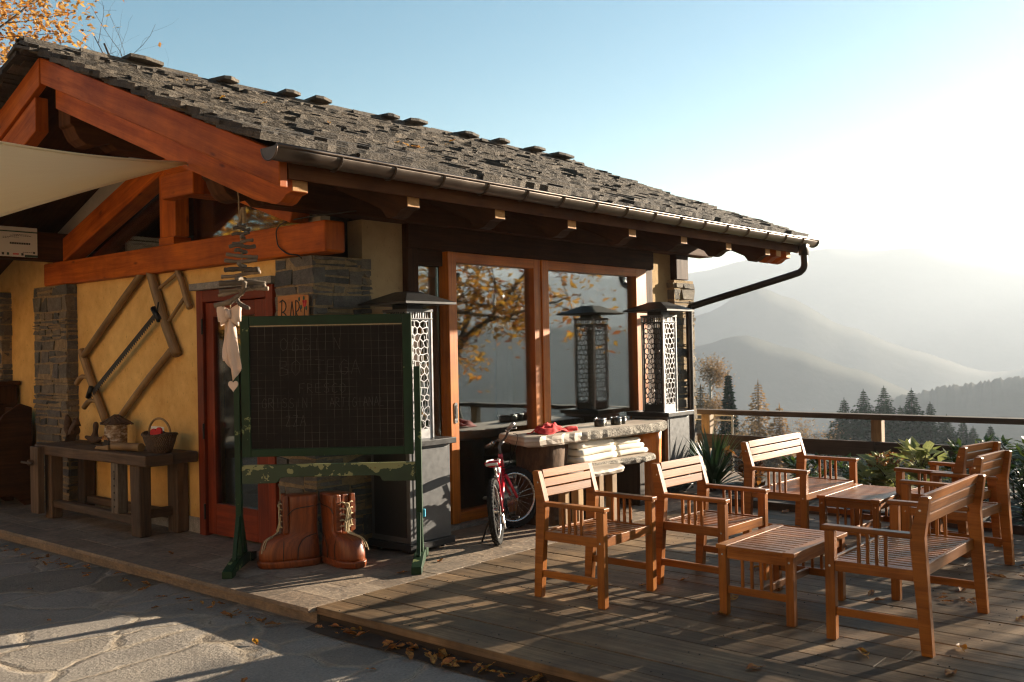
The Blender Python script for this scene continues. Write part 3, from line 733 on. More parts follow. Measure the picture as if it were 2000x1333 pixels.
# ------------------------------------------------------------------ garden furniture
GRP = 'slatted teak garden furniture set'
def seatpiece(kind, name, label, cat, W, loc, rz, nsl, grp):
    """front at y=0, back towards +y, x from 0 to W"""
    t = thing(name, label, cat, loc, rz, grp)
    L = .048
    for x0 in (0, W - L):
        m = MB(); m.box(x0, x0 + L, .0, .055, 0, .606); m.build('leg', 'teak', t, bevel=.004)
        m = MB(); out = [(.512, 0), (.570, 0), (.540, .62), (.568, .826), (.560, .834), (.520, .834), (.466, .64), (.464, .58)]
        m.prism(out, (x0, 0, 0), (0, 1, 0), (0, 0, 1), L)
        # grain along the post
        lg = m.build('leg', 'teak', t, bevel=.004)
        b = MB(); b.tube([(x0 - .0012 if x0 == 0 else x0 + L + .0012, .028, .41), (x0 + .001 if x0 == 0 else x0 + L - .001, .028, .41)], .007, 8)
        b.tube([(x0 - .0012 if x0 == 0 else x0 + L + .0012, .52, .76), (x0 + .001 if x0 == 0 else x0 + L - .001, .52, .76)], .007, 8); b.build('bolt', 'chrome', lg)
        xa = x0 - .006 if x0 == 0 else x0 - .008
        m = MB(); m.box(xa, xa + .062, -.012, .535 if False else .478, .607, .634); ar = m.build('armrest', 'teak', t, bevel=.005)
        m = MB()
        for y in (.185, .234, .283, .332): m.obox((x0 + L / 2, y, .524), (1, 0, 0), (0, 1, 0), (0, 0, 1), .016, .018, .166)
        m.build('spindle_row', 'teak', ar, bevel=.002)
        m = MB(); m.box(x0 + .01, x0 + L - .008, .055, .482, .382, .441); m.build('side_rail', 'teak', t, bevel=.003)
        m = MB(); m.box(x0 + .012, x0 + L - .012, .055, .505, .137, .183); m.build('stretcher', 'teak', t, bevel=.003)
    m = MB(); m.box(L - .006, W - L + .006, .008, .030, .384, .446); m.build('front_rail', 'teak', t, bevel=.003)
    m = MB(); m.box(L - .006, W - L + .006, .478, .500, .384, .446); m.build('back_rail', 'teak', t, bevel=.003)
    m = MB(); x = L + .002; st = (W - 2 * L - .004) / nsl
    for i in range(nsl): m.box(x + .005, x + st - .011, .031, .477, .418, .436, t=rnd.random()); x += st
    m.build('seat', 'teak', t, bevel=.003)
    m = MB(); d = V((0, .20, .98)).normalized(); nn = V((0, .98, -.20)).normalized()
    for i in range(3):
        c = V((W / 2, .503 + .016, .692)) + d * (.062 * i - .002) + V((0, -.022, 0))
        m.obox(c, (1, 0, 0), nn, d, W - 2 * L + .004, .020, .0535, t=rnd.random())
    m.build('backrest', 'teak', t, bevel=.003)
    return t
seatpiece('c', 'garden_armchair', 'slatted teak armchair nearest the red bicycle, its sunlit back towards the log table', 'armchair', .61, (4.97, 3.527, 0), 0, 9, GRP)
seatpiece('c', 'garden_armchair', 'slatted teak armchair between the low table and the grey heater cabinet', 'armchair', .60, (5.70, 3.075, 0), rad(-1.5), 9, GRP)
seatpiece('s', 'garden_loveseat', 'slatted teak loveseat seen from behind at the front of the deck', 'garden bench', 1.075, (6.298, 2.205, 0), math.pi, 17, GRP)
seatpiece('s', 'garden_loveseat', 'slatted teak loveseat with glaring white backrest in front of the planting bed', 'garden bench', 1.03, (7.335, 3.235, 0), rad(-1), 16, GRP)
seatpiece('c', 'garden_armchair', 'slatted teak armchair seen from behind, right beyond the front loveseat', 'armchair', .60, (7.80, 2.40, 0), math.pi - rad(5), 9, GRP)
seatpiece('c', 'garden_armchair', 'slatted teak armchair farthest off, half hidden behind another by the dark shrubs', 'armchair', .60, (8.47, 2.62, 0), math.pi - rad(10), 9, GRP)
def lowtable(label, x0, y0, W, D, Hh=.43):
    t = thing('low_table', label, 'table', (x0, y0, 0), 0, GRP)
    m = MB(); m.box(0, W, 0, .072, Hh - .026, Hh); m.box(0, W, D - .072, D, Hh - .026, Hh)
    n = 13; st = W / n
    for i in range(n): m.box(i * st + .003, (i + 1) * st - .008, .073, D - .073, Hh - .024, Hh - .004, t=rnd.random())
    m.build('tabletop', 'teak', t, bevel=.003)
    L = .05
    for x in (.012, W - L - .012):
        for y in (.012, D - L - .012):
            m = MB(); m.box(x, x + L, y, y + L, 0, Hh - .027); lg = m.build('leg', 'teak', t, bevel=.004)
            b = MB(); b.tube([(x - .001, y + L / 2, Hh - .06), (x + .001, y + L / 2, Hh - .06)], .007, 8); b.build('bolt', 'chrome', lg)
    for x in (.024, W - .024 - .022):
        m = MB(); m.box(x, x + .022, .062, D - .062, Hh - .085, Hh - .028); m.build('apron', 'teak', t, bevel=.003)
        m = MB(); m.box(x, x + .022, .062, D - .062, .135, .182); sr = m.build('stretcher', 'teak', t, bevel=.003)
        m = MB()
        for k in range(4): m.obox((x + .011, D / 2 + (k - 1.5) * .062, (.182 + Hh - .085) / 2), (1, 0, 0), (0, 1, 0), (0, 0, 1), .016, .018, Hh - .085 - .182)
        m.build('spindle_row', 'teak', sr, bevel=.002)
    for y in (.022, D - .022 - .022):
        m = MB(); m.box(.062, W - .062, y, y + .022, Hh - .085, Hh - .028); m.build('apron', 'teak', t, bevel=.003)
    m = MB(); m.box(.046, W - .046, D / 2 - .011, D / 2 + .011, .137, .180); m.build('stretcher', 'teak', t, bevel=.003)
lowtable('low slatted teak table standing between the front loveseat and two armchairs', 5.30, 2.42, .80, .505)
lowtable('low slatted teak table pushed up to the loveseat with the glaring backrest', 7.45, 2.70, .79, .50)

# ------------------------------------------------------------------ patio heaters
def heater(label, x0, y0):
    S = .49; t = thing('patio_heater', label, 'patio heater', (x0, y0, 0), 0, 'black lantern patio heaters'); c = S / 2
    m = MB()
    for fx in (.06, S - .06):
        for fy in (.06, S - .06): m.tube([(fx, fy, 0), (fx, fy, .03)], .018, 10)
    m.build('foot', 'black_metal', t)
    m = MB(); m.box(-.012, S + .012, -.012, S + .012, .03, .085); m.build('base_plate', 'black_metal', t, bevel=.004)
    m = MB(); m.box(.012, S - .012, .012, S - .012, .086, .862); cb = m.build('cabinet', 'grey_metal', t, bevel=.004)
    m = MB(); m.box(.05, S - .05, .0075, .0115, .13, .84); m.build('door_panel', 'grey_metal', cb, bevel=.002)
    m = MB(); m.box(.0075, .0115, .05, S - .05, .13, .84); m.build('door_panel', 'black_metal', cb, bevel=.002)  # shaded side of the cabinet put in as a black panel
    m = MB(); m.box(-.03, S + .03, -.03, S + .03, .864, .912); m.build('shelf_top', 'black_metal', t, bevel=.004)
    h = .135
    m = MB()
    for sx in (-1, 1):
        for sy in (-1, 1): m.box(c + sx * h - (.009), c + sx * h + .009, c + sy * h - .009, c + sy * h + .009, .913, 1.985)
    m.build('lantern_frame', 'alu', t, bevel=.002)
    rr = random.Random(5)
    pts = {}
    cw, ch = .064, .056; nx, nz = 4, 17; wid = 2 * h - .02; z0, z1 = .99, 1.90
    def hv(i, j): # jittered honeycomb vertices
        key = (i, j)
        if key not in pts:
            x = i * cw * .5; z = (j // 2) * ch * 1.0 + (0 if True else 0) + (j % 2) * ch * .32
            pts[key] = (x + rr.uniform(-.013, .013), z + rr.uniform(-.012, .012))
        return pts[key]
    cells = []
    for r_ in range(-1, nz + 1):
        for q in range(-1, nx + 2):
            o_ = r_ % 2; i0 = q * 2 + o_; j = r_ * 2
            cells.append([hv(i0, j + 1), hv(i0 + 1, j), hv(i0 + 2, j + 1), hv(i0 + 2, j + 2), hv(i0 + 1, j + 3), hv(i0, j + 2)])
    def panel(mat, o, ex):
        m = MB(); ez = V((0, 0, 1)); o, ex = V(o), V(ex)
        for cell in cells:
            P2 = [(min(max(a - .02, .02), wid - .02), min(max(b, 0), z1 - z0)) for a, b in cell]
            ar = sum(P2[i][0] * P2[(i + 1) % 6][1] - P2[(i + 1) % 6][0] * P2[i][1] for i in range(6)) / 2
            if abs(ar) < 2e-4: continue
            gx, gz = sum(a for a, b in P2) / 6, sum(b for a, b in P2) / 6
            k = 1 - .0062 / math.sqrt(abs(ar)) * 1.25
            I = [(gx + (a - gx) * k, gz + (b - gz) * k) for a, b in P2]; b0 = len(m.v)
            for a, b in P2 + I: m.v.append(o + ex * a + ez * (b + z0))
            for i in range(6): j = (i + 1) % 6; m.face([b0 + i, b0 + j, b0 + 6 + j, b0 + 6 + i])
        for a0, a1, b0_, b1_ in ((0, .0205, z0, z1), (wid - .0205, wid, z0, z1), (0, wid, .913, z0), (0, wid, z1, 1.915), (0, wid, 1.965, 1.985)):
            b0 = len(m.v); m.v += [o + ex * a0 + ez * b0_, o + ex * a1 + ez * b0_, o + ex * a1 + ez * b1_, o + ex * a0 + ez * b1_]; m.face([b0, b0 + 1, b0 + 2, b0 + 3])
        k = 9
        for i in range(k):   # small openings of the collar
            a = wid * (i + .0) / k; b0 = len(m.v); w_ = .008
            m.v += [o + ex * a + ez * 1.915, o + ex * (a + w_) + ez * 1.915, o + ex * (a + w_ + rr.uniform(-.012, .012)) + ez * 1.965, o + ex * (a + rr.uniform(-.004, .004)) + ez * 1.965]; m.face([b0, b0 + 1, b0 + 2, b0 + 3])
        return m.build('perforated_panel', mat, t, solid=.003)
    panel('alu', (c - h + .01, c - h, 0), (1, 0, 0)); panel('black_metal', (c - h, c - h + .01, 0), (0, 1, 0))
    panel('black_metal', (c - h + .01, c + h, 0), (1, 0, 0)); panel('alu', (c + h, c - h + .01, 0), (0, 1, 0))  # sun-facing panels paler, shaded ones black: light put into the metal colours
    m = MB()
    for sx, sy in ((1, 0), (0, 1)):
        pass
    m.box(c - h - .014, c + h + .014, c - h - .014, c + h + .014, 1.906, 1.914); m.box(c - h - .014, c + h + .014, c - h - .014, c + h + .014, 1.968, 1.99); m.tube([(c, c, .95), (c, c, 1.85)], .045, 16)
    m.build('burner_tube', 'grey_metal', t)
    m = MB(); e = .29
    m.loft([[(c - .09, c - .09, 1.99), (c + .09, c - .09, 1.99), (c + .09, c + .09, 1.99), (c - .09, c + .09, 1.99)], [(c - .09, c - .09, 2.03), (c + .09, c - .09, 2.03), (c + .09, c + .09, 2.03), (c - .09, c + .09, 2.03)]])
    rg = [[(c - a, c - a, z), (c + a, c - a, z), (c + a, c + a, z), (c - a, c + a, z)] for a, z in ((.09, 2.032), (e, 2.028), (e, 2.046), (.075, 2.138), (.0, 2.142))]
    m.loft(rg, cap=False); m.build('canopy', 'black_metal', t)
heater('black and grey lantern patio heater behind the chalkboard, beside the stone corner', 5.37, 5.70)
heater('black lantern patio heater with open fretwork at the far end of the log table', 9.15, 5.60)

# ------------------------------------------------------------------ chalkboard easel
E0 = V((4.33, 6.42, 0)); ED = V((.66011, -.75116, 0)); EN = V((-.75116, -.66011, 0)); EZ = V((0, 0, 1))
ea = thing('chalkboard_easel', 'large dark chalkboard in a peeling green wooden stand on feet', 'chalkboard', (4.75, 5.93, 0))
def EB(m, u0, u1, n0, n1, z0, z1, t=None): m.obox(E0 + ED * (u0 + u1) / 2 + EN * (n0 + n1) / 2 + EZ * (z0 + z1) / 2, ED, EN, EZ, u1 - u0, abs(n1 - n0), z1 - z0, t)
m = MB(); EB(m, -.022, .046, -.022, .022, .85, 1.935); EB(m, 1.222, 1.292, -.022, .022, .85, 1.935); EB(m, .047, 1.221, -.02, .02, 1.862, 1.933); EB(m, .047, 1.221, -.02, .02, .852, .912)
m.build('board_frame', 'greenpaint', ea, world=True, bevel=.004)
m = MB(); a, b = E0 + ED * .047 + EN * .008, .913; k = 0
c_ = [E0 + ED * u + EN * .008 + EZ * z for u, z in ((.047, .913), (1.221, .913), (1.221, 1.861), (.047, 1.861))]
c2 = [p - EN * .016 for p in c_]; m.v += c_ + c2; uvs = [(0, 0), (1.174, 0), (1.174, .948), (0, .948)]
m.face([0, 1, 2, 3], uvs); m.face([7, 6, 5, 4], uvs[::-1])
for i in range(4): j = (i + 1) % 4; m.face([j, i, 4 + i, 4 + j])
sb = m.build('slate_panel', 'slateboard', ea, world=True)
m = MB(); rnd = random.Random(3)
for txt, u, z, h_, w_, sp in (('OGGI', .28, 1.66, .10, .06, .085), ('IN', .60, 1.665, .095, .06, .09), ('BOTTEGA', .27, 1.475, .115, .075, .092), ('FRESCO', .42, 1.335, .075, .05, .062), ('GRISSINI', .13, 1.225, .075, .045, .052), ('ARTIGIANALI', .655, 1.225, .072, .038, .0425), ('PIZZA', .19, 1.08, .085, .045, .058)):
    m = MB(); write(m, txt if txt != 'PIZZA' else 'ZZA', E0 + ED * (.0 + u + (.12 if txt == 'PIZZA' else 0)) + EN * .0085 + EZ * z, ED, EZ, h_, w_, sp, .0032); m.build('chalk_writing', 'chalk', sb, world=True)
m = MB(); EB(m, .05, 1.218, .009, .012, 1.852, 1.861); m.build('chalk_line', 'rope', sb, world=True)
def epost(u0, u1, lab=None):
    m = MB(); EB(m, u0, u1, -.03, .03, .09, 1.525); p = m.build('upright', 'greenpaint', ea, world=True, bevel=.003); return p
epost(-.078, -.034); ur = epost(1.304, 1.352)
m = MB(); out = [(-.03, .79), (1.302, .79), (1.302, .645), (1.06, .648), (1.045, .655), (1.03, .685), (.99, .692), (.30, .692), (.262, .685), (.245, .655), (.23, .648), (-.03, .645)]
m.prism(out, E0 - EN * .014, ED, EZ, .03); m.build('cross_bar', 'peelpaint', ea, world=True, bevel=.003)
for u0, u1 in ((-.095, -.02), (1.29, 1.366)):
    m = MB(); um = (u0 + u1) / 2
    o_ = [(-.36, 0), (.36, 0), (.36, .07), (.30, .085), (.10, .11), (-.10, .11), (-.30, .085), (-.36, .07)]
    o_ = [(-.36, 0), (-.26, 0), (-.24, .02), (.24, .02), (.26, 0), (.36, 0), (.36, .055), (.12, .10), (-.12, .10), (-.36, .055)]
    m.prism(o_, E0 + ED * u0, EN, EZ, -(u1 - u0)) if False else m.prism([(-a, b) for a, b in o_], E0 + ED * u0, -EN, EZ, (u1 - u0))
    m.build('foot', 'greenpaint', ea, world=True, bevel=.004)
    m = MB()
    for sg in (1, -1): m.beam(E0 + ED * um + EN * sg * .035 + EZ * .40, E0 + ED * um + EN * sg * .16 + EZ * .09, .03, .035)
    m.build('brace', 'greenpaint', ea, world=True, bevel=.003)
m = MB(); EB(m, 1.353, 1.372, -.032, .0, .36, .42); m.build('clip', 'cyan', ur, world=True, bevel=.003)

# ------------------------------------------------------------------ carved boots
def sect(xb, xf, hw, n=30, e=2.6, toe=1.0):
    out = []
    for k in range(n):
        a = 2 * math.pi * k / n; ca, sa = math.cos(a), math.sin(a)
        x = abs(ca) ** (2 / e) * (1 if ca > 0 else -1); y = abs(sa) ** (2 / e) * (1 if sa > 0 else -1)
        cx, hx = (xb + xf) / 2, (xf - xb) / 2
        f = (x + 1) / 2
        out.append((cx + hx * x, y * hw * (1 - .12 * math.exp(-((f - .38) / .2) ** 2) * (1 if toe else 0))))
    return out
def boot(label, loc, rz, slit_open):
    t = thing('wooden_boot', label, 'carved boot', loc, rz, 'pair of giant carved wooden boots')
    m = MB(); prof = [(0, -.165, .300, .108), (.012, -.172, .312, .115), (.045, -.174, .318, .118), (.056, -.172, .316, .116)]
    m.loft([[(x, y, z) for x, y in sect(a, b, w)] for z, a, b, w in prof]); so = m.build('sole', 'carved', t, smooth=True)
    for i in range(11):
        pass
    m = MB(); prof = [(.057, -.160, .300, .106), (.075, -.162, .304, .109), (.12, -.160, .302, .110), (.165, -.157, .285, .107), (.20, -.154, .268, .102), (.222, -.152, .235, .098), (.240, -.150, .17, .093), (.262, -.148, .112, .091), (.32, -.146, .100, .092), (.40, -.148, .097, .095), (.48, -.150, .096, .098), (.535, -.152, .094, .099), (.545, -.148, .090, .096)]
    m.loft([[(x, y, z) for x, y in sect(a, b, w, e=2.6 + max(0, (z - .22)) * 2)] for z, a, b, w in prof]); bd = m.build('boot_body', 'carved', t, smooth=True)
    # incised seams, standing collar flaps either side of the tongue
    m = MB()
    for s_ in (1, -1):
        m.tube(curve([(.09, s_ * .090, .40), (.04, s_ * .097, .445), (-.06, s_ * .099, .46), (-.15, s_ * .06, .462)], 6), .0035, 5)
        m.tube(curve([(.02, s_ * .107, .06), (.01, s_ * .108, .16), (-.04, s_ * .106, .225), (-.13, s_ * .072, .245)], 6), .0035, 5)
        m.tube(curve([(.13, s_ * .110, .06), (.125, s_ * .110, .15), (.12, s_ * .085, .235)], 6), .003, 5)
    m.build('seam', 'blackpaint', t, smooth=True)
    m = MB(); xs = .104
    m.prism([(-.026, .27), (.026, .27), (.030, .50), (.024, .548), (-.024, .548), (-.030, .50)], (.084, 0, 0), (0, 1, 0), (0, 0, 1), .03); m.build('tongue', 'carved', t, bevel=.006)
    for s_ in (1, -1):
        m = MB(); o_ = [(s_ * .038, .25), (s_ * .088, .26), (s_ * .092, .49), (s_ * .085, .552), (s_ * .046, .548), (s_ * .040, .50)]
        m.prism(o_, (.082, 0, 0), (0, 1, 0), (0, 0, 1), .042); m.build('lace_flap', 'carved', t, bevel=.008)
    m = MB(); zs = (.305, .35, .395, .44, .485)
    for i, z in enumerate(zs):
        for s_ in (1, -1): m.tube(curve([(.126, s_ * .058, z), (.138, s_ * .036, z + .004), (.135, s_ * .004, z - .012)], 4), .0055, 6)
    for k, (dx, ln, ph) in enumerate(((.01, .17, 0), (-.014, .20, 1), (.018, .15, 2), (-.004, .22, 3), (.004, .13, 4))):
        m.tube(curve([(.138, dx * .6, .468), (.146, dx + .012 * math.sin(ph), .42), (.144, dx - .016 * math.cos(ph), .468 - ln * .7), (.142 + .02 * (k % 2), dx * 2.2, .468 - ln), (.140, dx * 1.2 + .008, .468 - ln * .55), (.145, dx * .4, .462)], 6), .0045, 6)
    m.tube([(.142 + .008 * math.cos(a), .012 * math.cos(a * 1.3), .468 + .010 * math.sin(a)) for a in [2 * math.pi * i / 12 for i in range(12)]], .008, 6, closed=True)
    for k in range(4):
        m.tube(curve([(.145, -.005 + .005 * k, .29), (.165, .01 * k - .015, .258), (.20 + .02 * k, .03 + .012 * k, .232 - .006 * k), (.235 + .018 * k, .055 + .012 * k, .185 - .02 * k)], 6), .004, 6)
    m.build('lace', 'rope', t, smooth=True)
    return t
boot('giant carved wooden boot with sunlit toe, right one of the pair under the chalkboard', (4.86, 5.985, 0), rad(-97), True)
boot('giant carved wooden boot in shade with toe towards the door, left one of the pair', (4.635, 6.185, 0), rad(150), True)

# ------------------------------------------------------------------ bicycle
bh = math.atan2(.55, .83); bk = thing('bicycle', 'small red mountain bike with red and white saddle parked on the tiles', 'bicycle', (6.10, 5.40, 0), bh)
bk.rotation_euler = (rad(-5), 0, bh)
R0 = .28
def wheel(name, c, ang, par):
    """upright wheel, ang = heading of the wheel plane"""
    d = V((math.cos(ang), math.sin(ang), 0)); nrm = V((-math.sin(ang), math.cos(ang), 0)); c = V(c)
    def ring(r, k=56): return [c + d * r * math.cos(a) + V((0, 0, 1)) * r * math.sin(a) for a in [2 * math.pi * i / k for i in range(k)]]
    m = MB(); m.tube(ring(R0 - .028), .027, 10, closed=True); w = m.build('wheel', 'rubber', par, smooth=True)
    m = MB()
    for i in range(46):
        for off, ph in ((-.019, 0), (0.0, .5), (.019, 0)):
            a = 2 * math.pi * (i + ph) / 46; rd = d * math.cos(a) + V((0, 0, 1)) * math.sin(a); tg = -d * math.sin(a) + V((0, 0, 1)) * math.cos(a)
            m.obox(c + rd * (R0 - .003 - abs(off) * .45) + nrm * off, tg, nrm, rd, .014, .010, .010)
    m.build('tread', 'rubber', w)
    m = MB(); m.tube(ring(R0 - .062), .012, 8, closed=True); m.build('rim', 'chrome', w, smooth=True)
    m = MB()
    for i in range(24):
        a = 2 * math.pi * i / 24; rd = d * math.cos(a) + V((0, 0, 1)) * math.sin(a); a2 = a + .5 * (1 if i % 2 else -1); r2 = d * math.cos(a2) + V((0, 0, 1)) * math.sin(a2)
        m.tube([c + r2 * .02 + nrm * .025 * (1 if i % 4 < 2 else -1), c + rd * (R0 - .055)], .0013, 4, cap=False)
    m.tube([c - nrm * .05, c + nrm * .05], .016, 10); m.build('spokes', 'chrome', w)
    return w
rear, frontc = (0, 0, R0), (.80, 0, R0)
wheel('wheel', rear, 0, bk); st_ = rad(-52)
hd0, hd1 = V((.62, 0, .70)), V((.68, 0, .52))       # head tube
fd = V((math.cos(st_), math.sin(st_), 0)); fn = V((-fd.y, fd.x, 0))
fc = V((.70, 0, R0)) + fd * .085
wheel('wheel', fc, st_, bk)
m = MB(); bb = V((.36, 0, .255)); sT = V((.235, 0, .55))
m.tube([hd0, hd1], .021, 12); m.tube([bb, sT], .016, 10); m.tube([hd1 + V((-.008, 0, .02)), bb], .021, 12); m.tube([hd0 + V((.012, 0, -.035)), V((.255, 0, .50))], .018, 12)
for s_ in (1, -1): m.tube([bb + V((0, s_ * .022, 0)), V((.0, s_ * .058, R0))], .009, 8); m.tube([V((.245, s_ * .018, .50)), V((0, s_ * .058, R0))], .008, 8)
m.tube([bb - V((0, .035, 0)), bb + V((0, .035, 0))], .022, 12); m.build('frame', 'red_paint', bk, smooth=True)
m = MB(); m.tube([V((.645, 0, .632)), V((.66, 0, .60))], .0222, 12); m.tube([V((.44, 0, .585)), V((.36, 0, .553))], .0188, 12); m.build('frame_decal', 'white_paint', bk, smooth=True)
m = MB(); cr = hd1 + V((.01, 0, -.03))
m.tube([cr - fn * .055, cr + fn * .055], .018, 10)
for s_ in (1, -1): m.tube([cr + fn * .055 * s_, cr + fn * .055 * s_ + (fc - cr) * .5, fc + fn * .055 * s_], .014, 10)
m.build('fork', 'red_paint', bk, smooth=True)
m = MB(); stt = hd0 + V((-.015, 0, .075)); m.tube([hd0, stt], .014, 10); hb = stt + fd * .05 + V((0, 0, .03)); m.tube([stt, hb], .015, 10)
fn0 = fn; fn = (fn - V((0, 0, .42))).normalized(); hb = hb + V((0, 0, .02)); L_, Rr = hb + fn * .28 + V((0, 0, .04)) - fd * .03, hb - fn * .28 + V((0, 0, .04)) - fd * .03
m.tube(curve([L_, hb + fn * .12 + V((0, 0, .035)), hb + fn * .05, hb - fn * .05, hb - fn * .12 + V((0, 0, .035)), Rr], 5), .011, 10); hbar = m.build('handlebar', 'grey_metal', bk, smooth=True)
for e, sg in ((L_, 1), (Rr, -1)):
    m = MB(); m.tube([e + fn * .004 * sg, e - fn * .11 * sg - V((0, 0, .010))], [.0165, .0155], 10); m.build('grip', 'alu', hbar, smooth=True)
    m = MB(); q = e - fn * .13 * sg - V((0, 0, .012)); m.tube(curve([q, q + fd * .03 + fn * .02 * sg, q + fd * .045 + fn * .09 * sg - V((0, 0, .02))], 4), .005, 6); m.tube([q - fn * .01, q + fn * .012], .018, 8); m.build('brake_lever', 'chrome', hbar, smooth=True)
m = MB()
for sg in (1, -1): m.tube(curve([hb + fn * .13 * sg + fd * .04, hb + fn * .08 * sg + fd * .11 + V((0, 0, -.03)), hd1 + fd * .06 + V((0, 0, .06)), (.45, 0, .60)], 6), .003, 5)
m.build('brake_cable', 'rubber', bk, smooth=True)
m = MB(); sp_ = V((.215, 0, .635)); m.tube([sT, sp_], .012, 10); m.tube([sT - V((0, 0, .02)), sT + V((0, 0, .008))], .021, 10); m.build('seat_post', 'chrome', bk, smooth=True)
m = MB(); rg = []
for x, hw, z, th in ((.065, .040, .672, .03), (.08, .066, .678, .045), (.12, .072, .680, .05), (.17, .058, .676, .05), (.22, .034, .672, .042), (.28, .024, .672, .035), (.315, .016, .668, .025)):
    rg.append([(x, hw * math.cos(a), z + (th * .45 if math.sin(a) > 0 else th) * math.sin(a) * .8) for a in [2 * math.pi * k / 16 for k in range(16)]])
m.loft(rg); sd_ = m.build('saddle', 'red_paint', bk, smooth=True)
m = MB()
for y0_, y1_ in ((-.060, -.045), (.045, .060)): m.tube(curve([(.068, y0_, .690), (.12, y0_ * 1.08, .697), (.19, y0_ * .75, .692), (.27, y0_ * .4, .688)], 4), .006, 6)
m.tube(curve([(.066, -.05, .668), (.058, 0, .672), (.066, .05, .668)], 4), .012, 8); m.build('saddle_trim', 'white_paint', sd_, smooth=True)
m = MB(); m.tube([bb + V((0, -.038, 0)) + V((math.cos(a), 0, math.sin(a))) * .075 for a in [2 * math.pi * k / 32 for k in range(32)]], .006, 6, closed=True)
for k in range(5): a = 2 * math.pi * k / 5; m.tube([bb + V((0, -.038, 0)), bb + V((.073 * math.cos(a), -.038, .073 * math.sin(a)))], .005, 5)
m.tube([bb - V((0, .05, 0)), bb + V((0, .06, 0))], .012, 8); m.tube([bb + V((0, -.05, 0)), bb + V((.09, -.055, -.11))], .008, 8); m.tube([bb + V((0, .05, 0)), bb + V((-.09, .055, .11))], .008, 8)
m.build('crankset', 'steel_dark', bk)
m = MB(); m.tube([V((0, -.036, R0)), V((0, -.046, R0))], .045, 20); m.build('cassette', 'steel_dark', bk)
for s_, e in ((-1, bb + V((.09, -.055, -.11))), (1, bb + V((-.09, .055, .11)))): m = MB(); m.obox(e + V((0, s_ * .045, 0)), (1, 0, 0), (0, 1, 0), (0, 0, 1), .07, .075, .018); m.build('pedal', 'steel_dark', bk, bevel=.004)
m = MB(); m.tube([V((.05, .065, .21)), V((.06, .16, .012))], .008, 8); m.build('kickstand', 'steel_dark', bk)
m = MB(); m.tube([V((.02, -.05, .25)), V((.0, -.06, .18)), V((.03, -.06, .13))], .012, 8); m.build('derailleur', 'chrome', bk)
m = MB(); m.obox((-.02, 0, .60), (1, 0, 0), (0, 1, 0), (0, 0, 1), .0, .0, .0) if False else None

# ------------------------------------------------------------------ log table, benches, cushions
def slabtop(name, mat, par, pts, z, th, matedge=None, seed=1, taper=.05, smooth_to=-9.):
    rr = random.Random(seed); n = len(pts)
    cx, cy = sum(p[0] for p in pts) / n, sum(p[1] for p in pts) / n; rings = []
    dens = []
    for i in range(n):
        a, b = V((*pts[i], 0)), V((*pts[(i + 1) % n], 0)); k = max(1, int((b - a).length / .06))
        for j in range(k): q = a.lerp(b, j / k); dens.append((q.x + rr.uniform(-.008, .008), q.y + rr.uniform(-.010, .010)))
    for f, dz in ((-.0 + .03, 0.0), (0.0, -.008), (-.012, -th * .4), (-.004, -th * .8), (.05, -th)):
        ring = []
        for x, y in dens:
            d = V((cx - x, cy - y, 0)); L = d.length or 1; off = d / L * (f * 1.0) if f > 0 else d / L * f
            j = .005 if dz < -.01 else .002
            ring.append((x + off.x + rr.uniform(-j, j), y + off.y + rr.uniform(-j, j), z + dz + rr.uniform(-1, 1) * (.004 if -th < dz < -.01 else .001)))
        rings.append(ring)
    m = MB(); k = len(dens); b = 0
    for r in rings: m.v += [V(p) for p in r]
    for i in range(len(rings) - 1):
        for j in range(k): j2 = (j + 1) % k; m.face([i * k + j, (i + 1) * k + j, (i + 1) * k + j2, i * k + j2], [(dens[j][0], .1 * i), (dens[j][0], .1 * (i + 1)), (dens[j2][0], .1 * (i + 1)), (dens[j2][0], .1 * i)], .5, 0 if dens[j][0] < smooth_to else 1)
    m.face(list(range(k)), [(x, y) for x, y in dens], .6, 0); m.face([(len(rings) - 1) * k + j for j in range(k)][::-1], [(x, y) for x, y in dens][::-1], .4, 0)
    return m.build(name, [mat, matedge or mat], par, world=True)
lt = thing('log_table', 'long live-edge slab table on thick split log legs before the windows', 'table', (7.9, 5.75, 0))
slabtop('tabletop', 'slab', lt, [(6.72, 5.62), (6.83, 5.52), (7.05, 5.50), (7.35, 5.485), (7.9, 5.44), (8.5, 5.42), (8.9, 5.46), (9.03, 5.56), (8.98, 5.80), (8.9, 6.08), (8.2, 6.10), (7.4, 6.10), (6.9, 6.08), (6.80, 5.85)], .845, .100, 'granite', 4, smooth_to=7.42)
def log_leg(x0, x1, y0, y1, z1, seed, face='logface'):
    rr = random.Random(seed); m = MB(); n = 26; rings = []
    cx, cy = (x0 + x1) / 2, (y0 + y1) / 2; hx, hy = (x1 - x0) / 2, (y1 - y0) / 2
    pr = [1 + rr.uniform(-.10, .10) for _ in range(n)]
    for i in range(9):
        z = z1 * i / 8; fl = 1.10 - .12 * min(1, i / 2)
        rings.append([(cx + hx * fl * pr[k] * (abs(math.cos(a)) ** .7) * (1 if math.cos(a) > 0 else -1) + rr.uniform(-.012, .012), cy + hy * fl * pr[k] * (abs(math.sin(a)) ** .7) * (1 if math.sin(a) > 0 else -1) + rr.uniform(-.006, .006), z) for k, a in enumerate([2 * math.pi * q / n for q in range(n)])])
    m.loft(rings); return m
log_leg(6.98, 7.38, 5.56, 6.0, .740, 3).build('leg', 'bark', lt, world=True, smooth=True)
log_leg(8.66, 8.92, 5.50, 6.0, .740, 5).build('leg', 'oakframe', lt, world=True, smooth=True)
sh = thing('plank_bench', 'low live-edge bench carrying cream cushions between the log table legs', 'bench', (8.1, 5.6, 0))
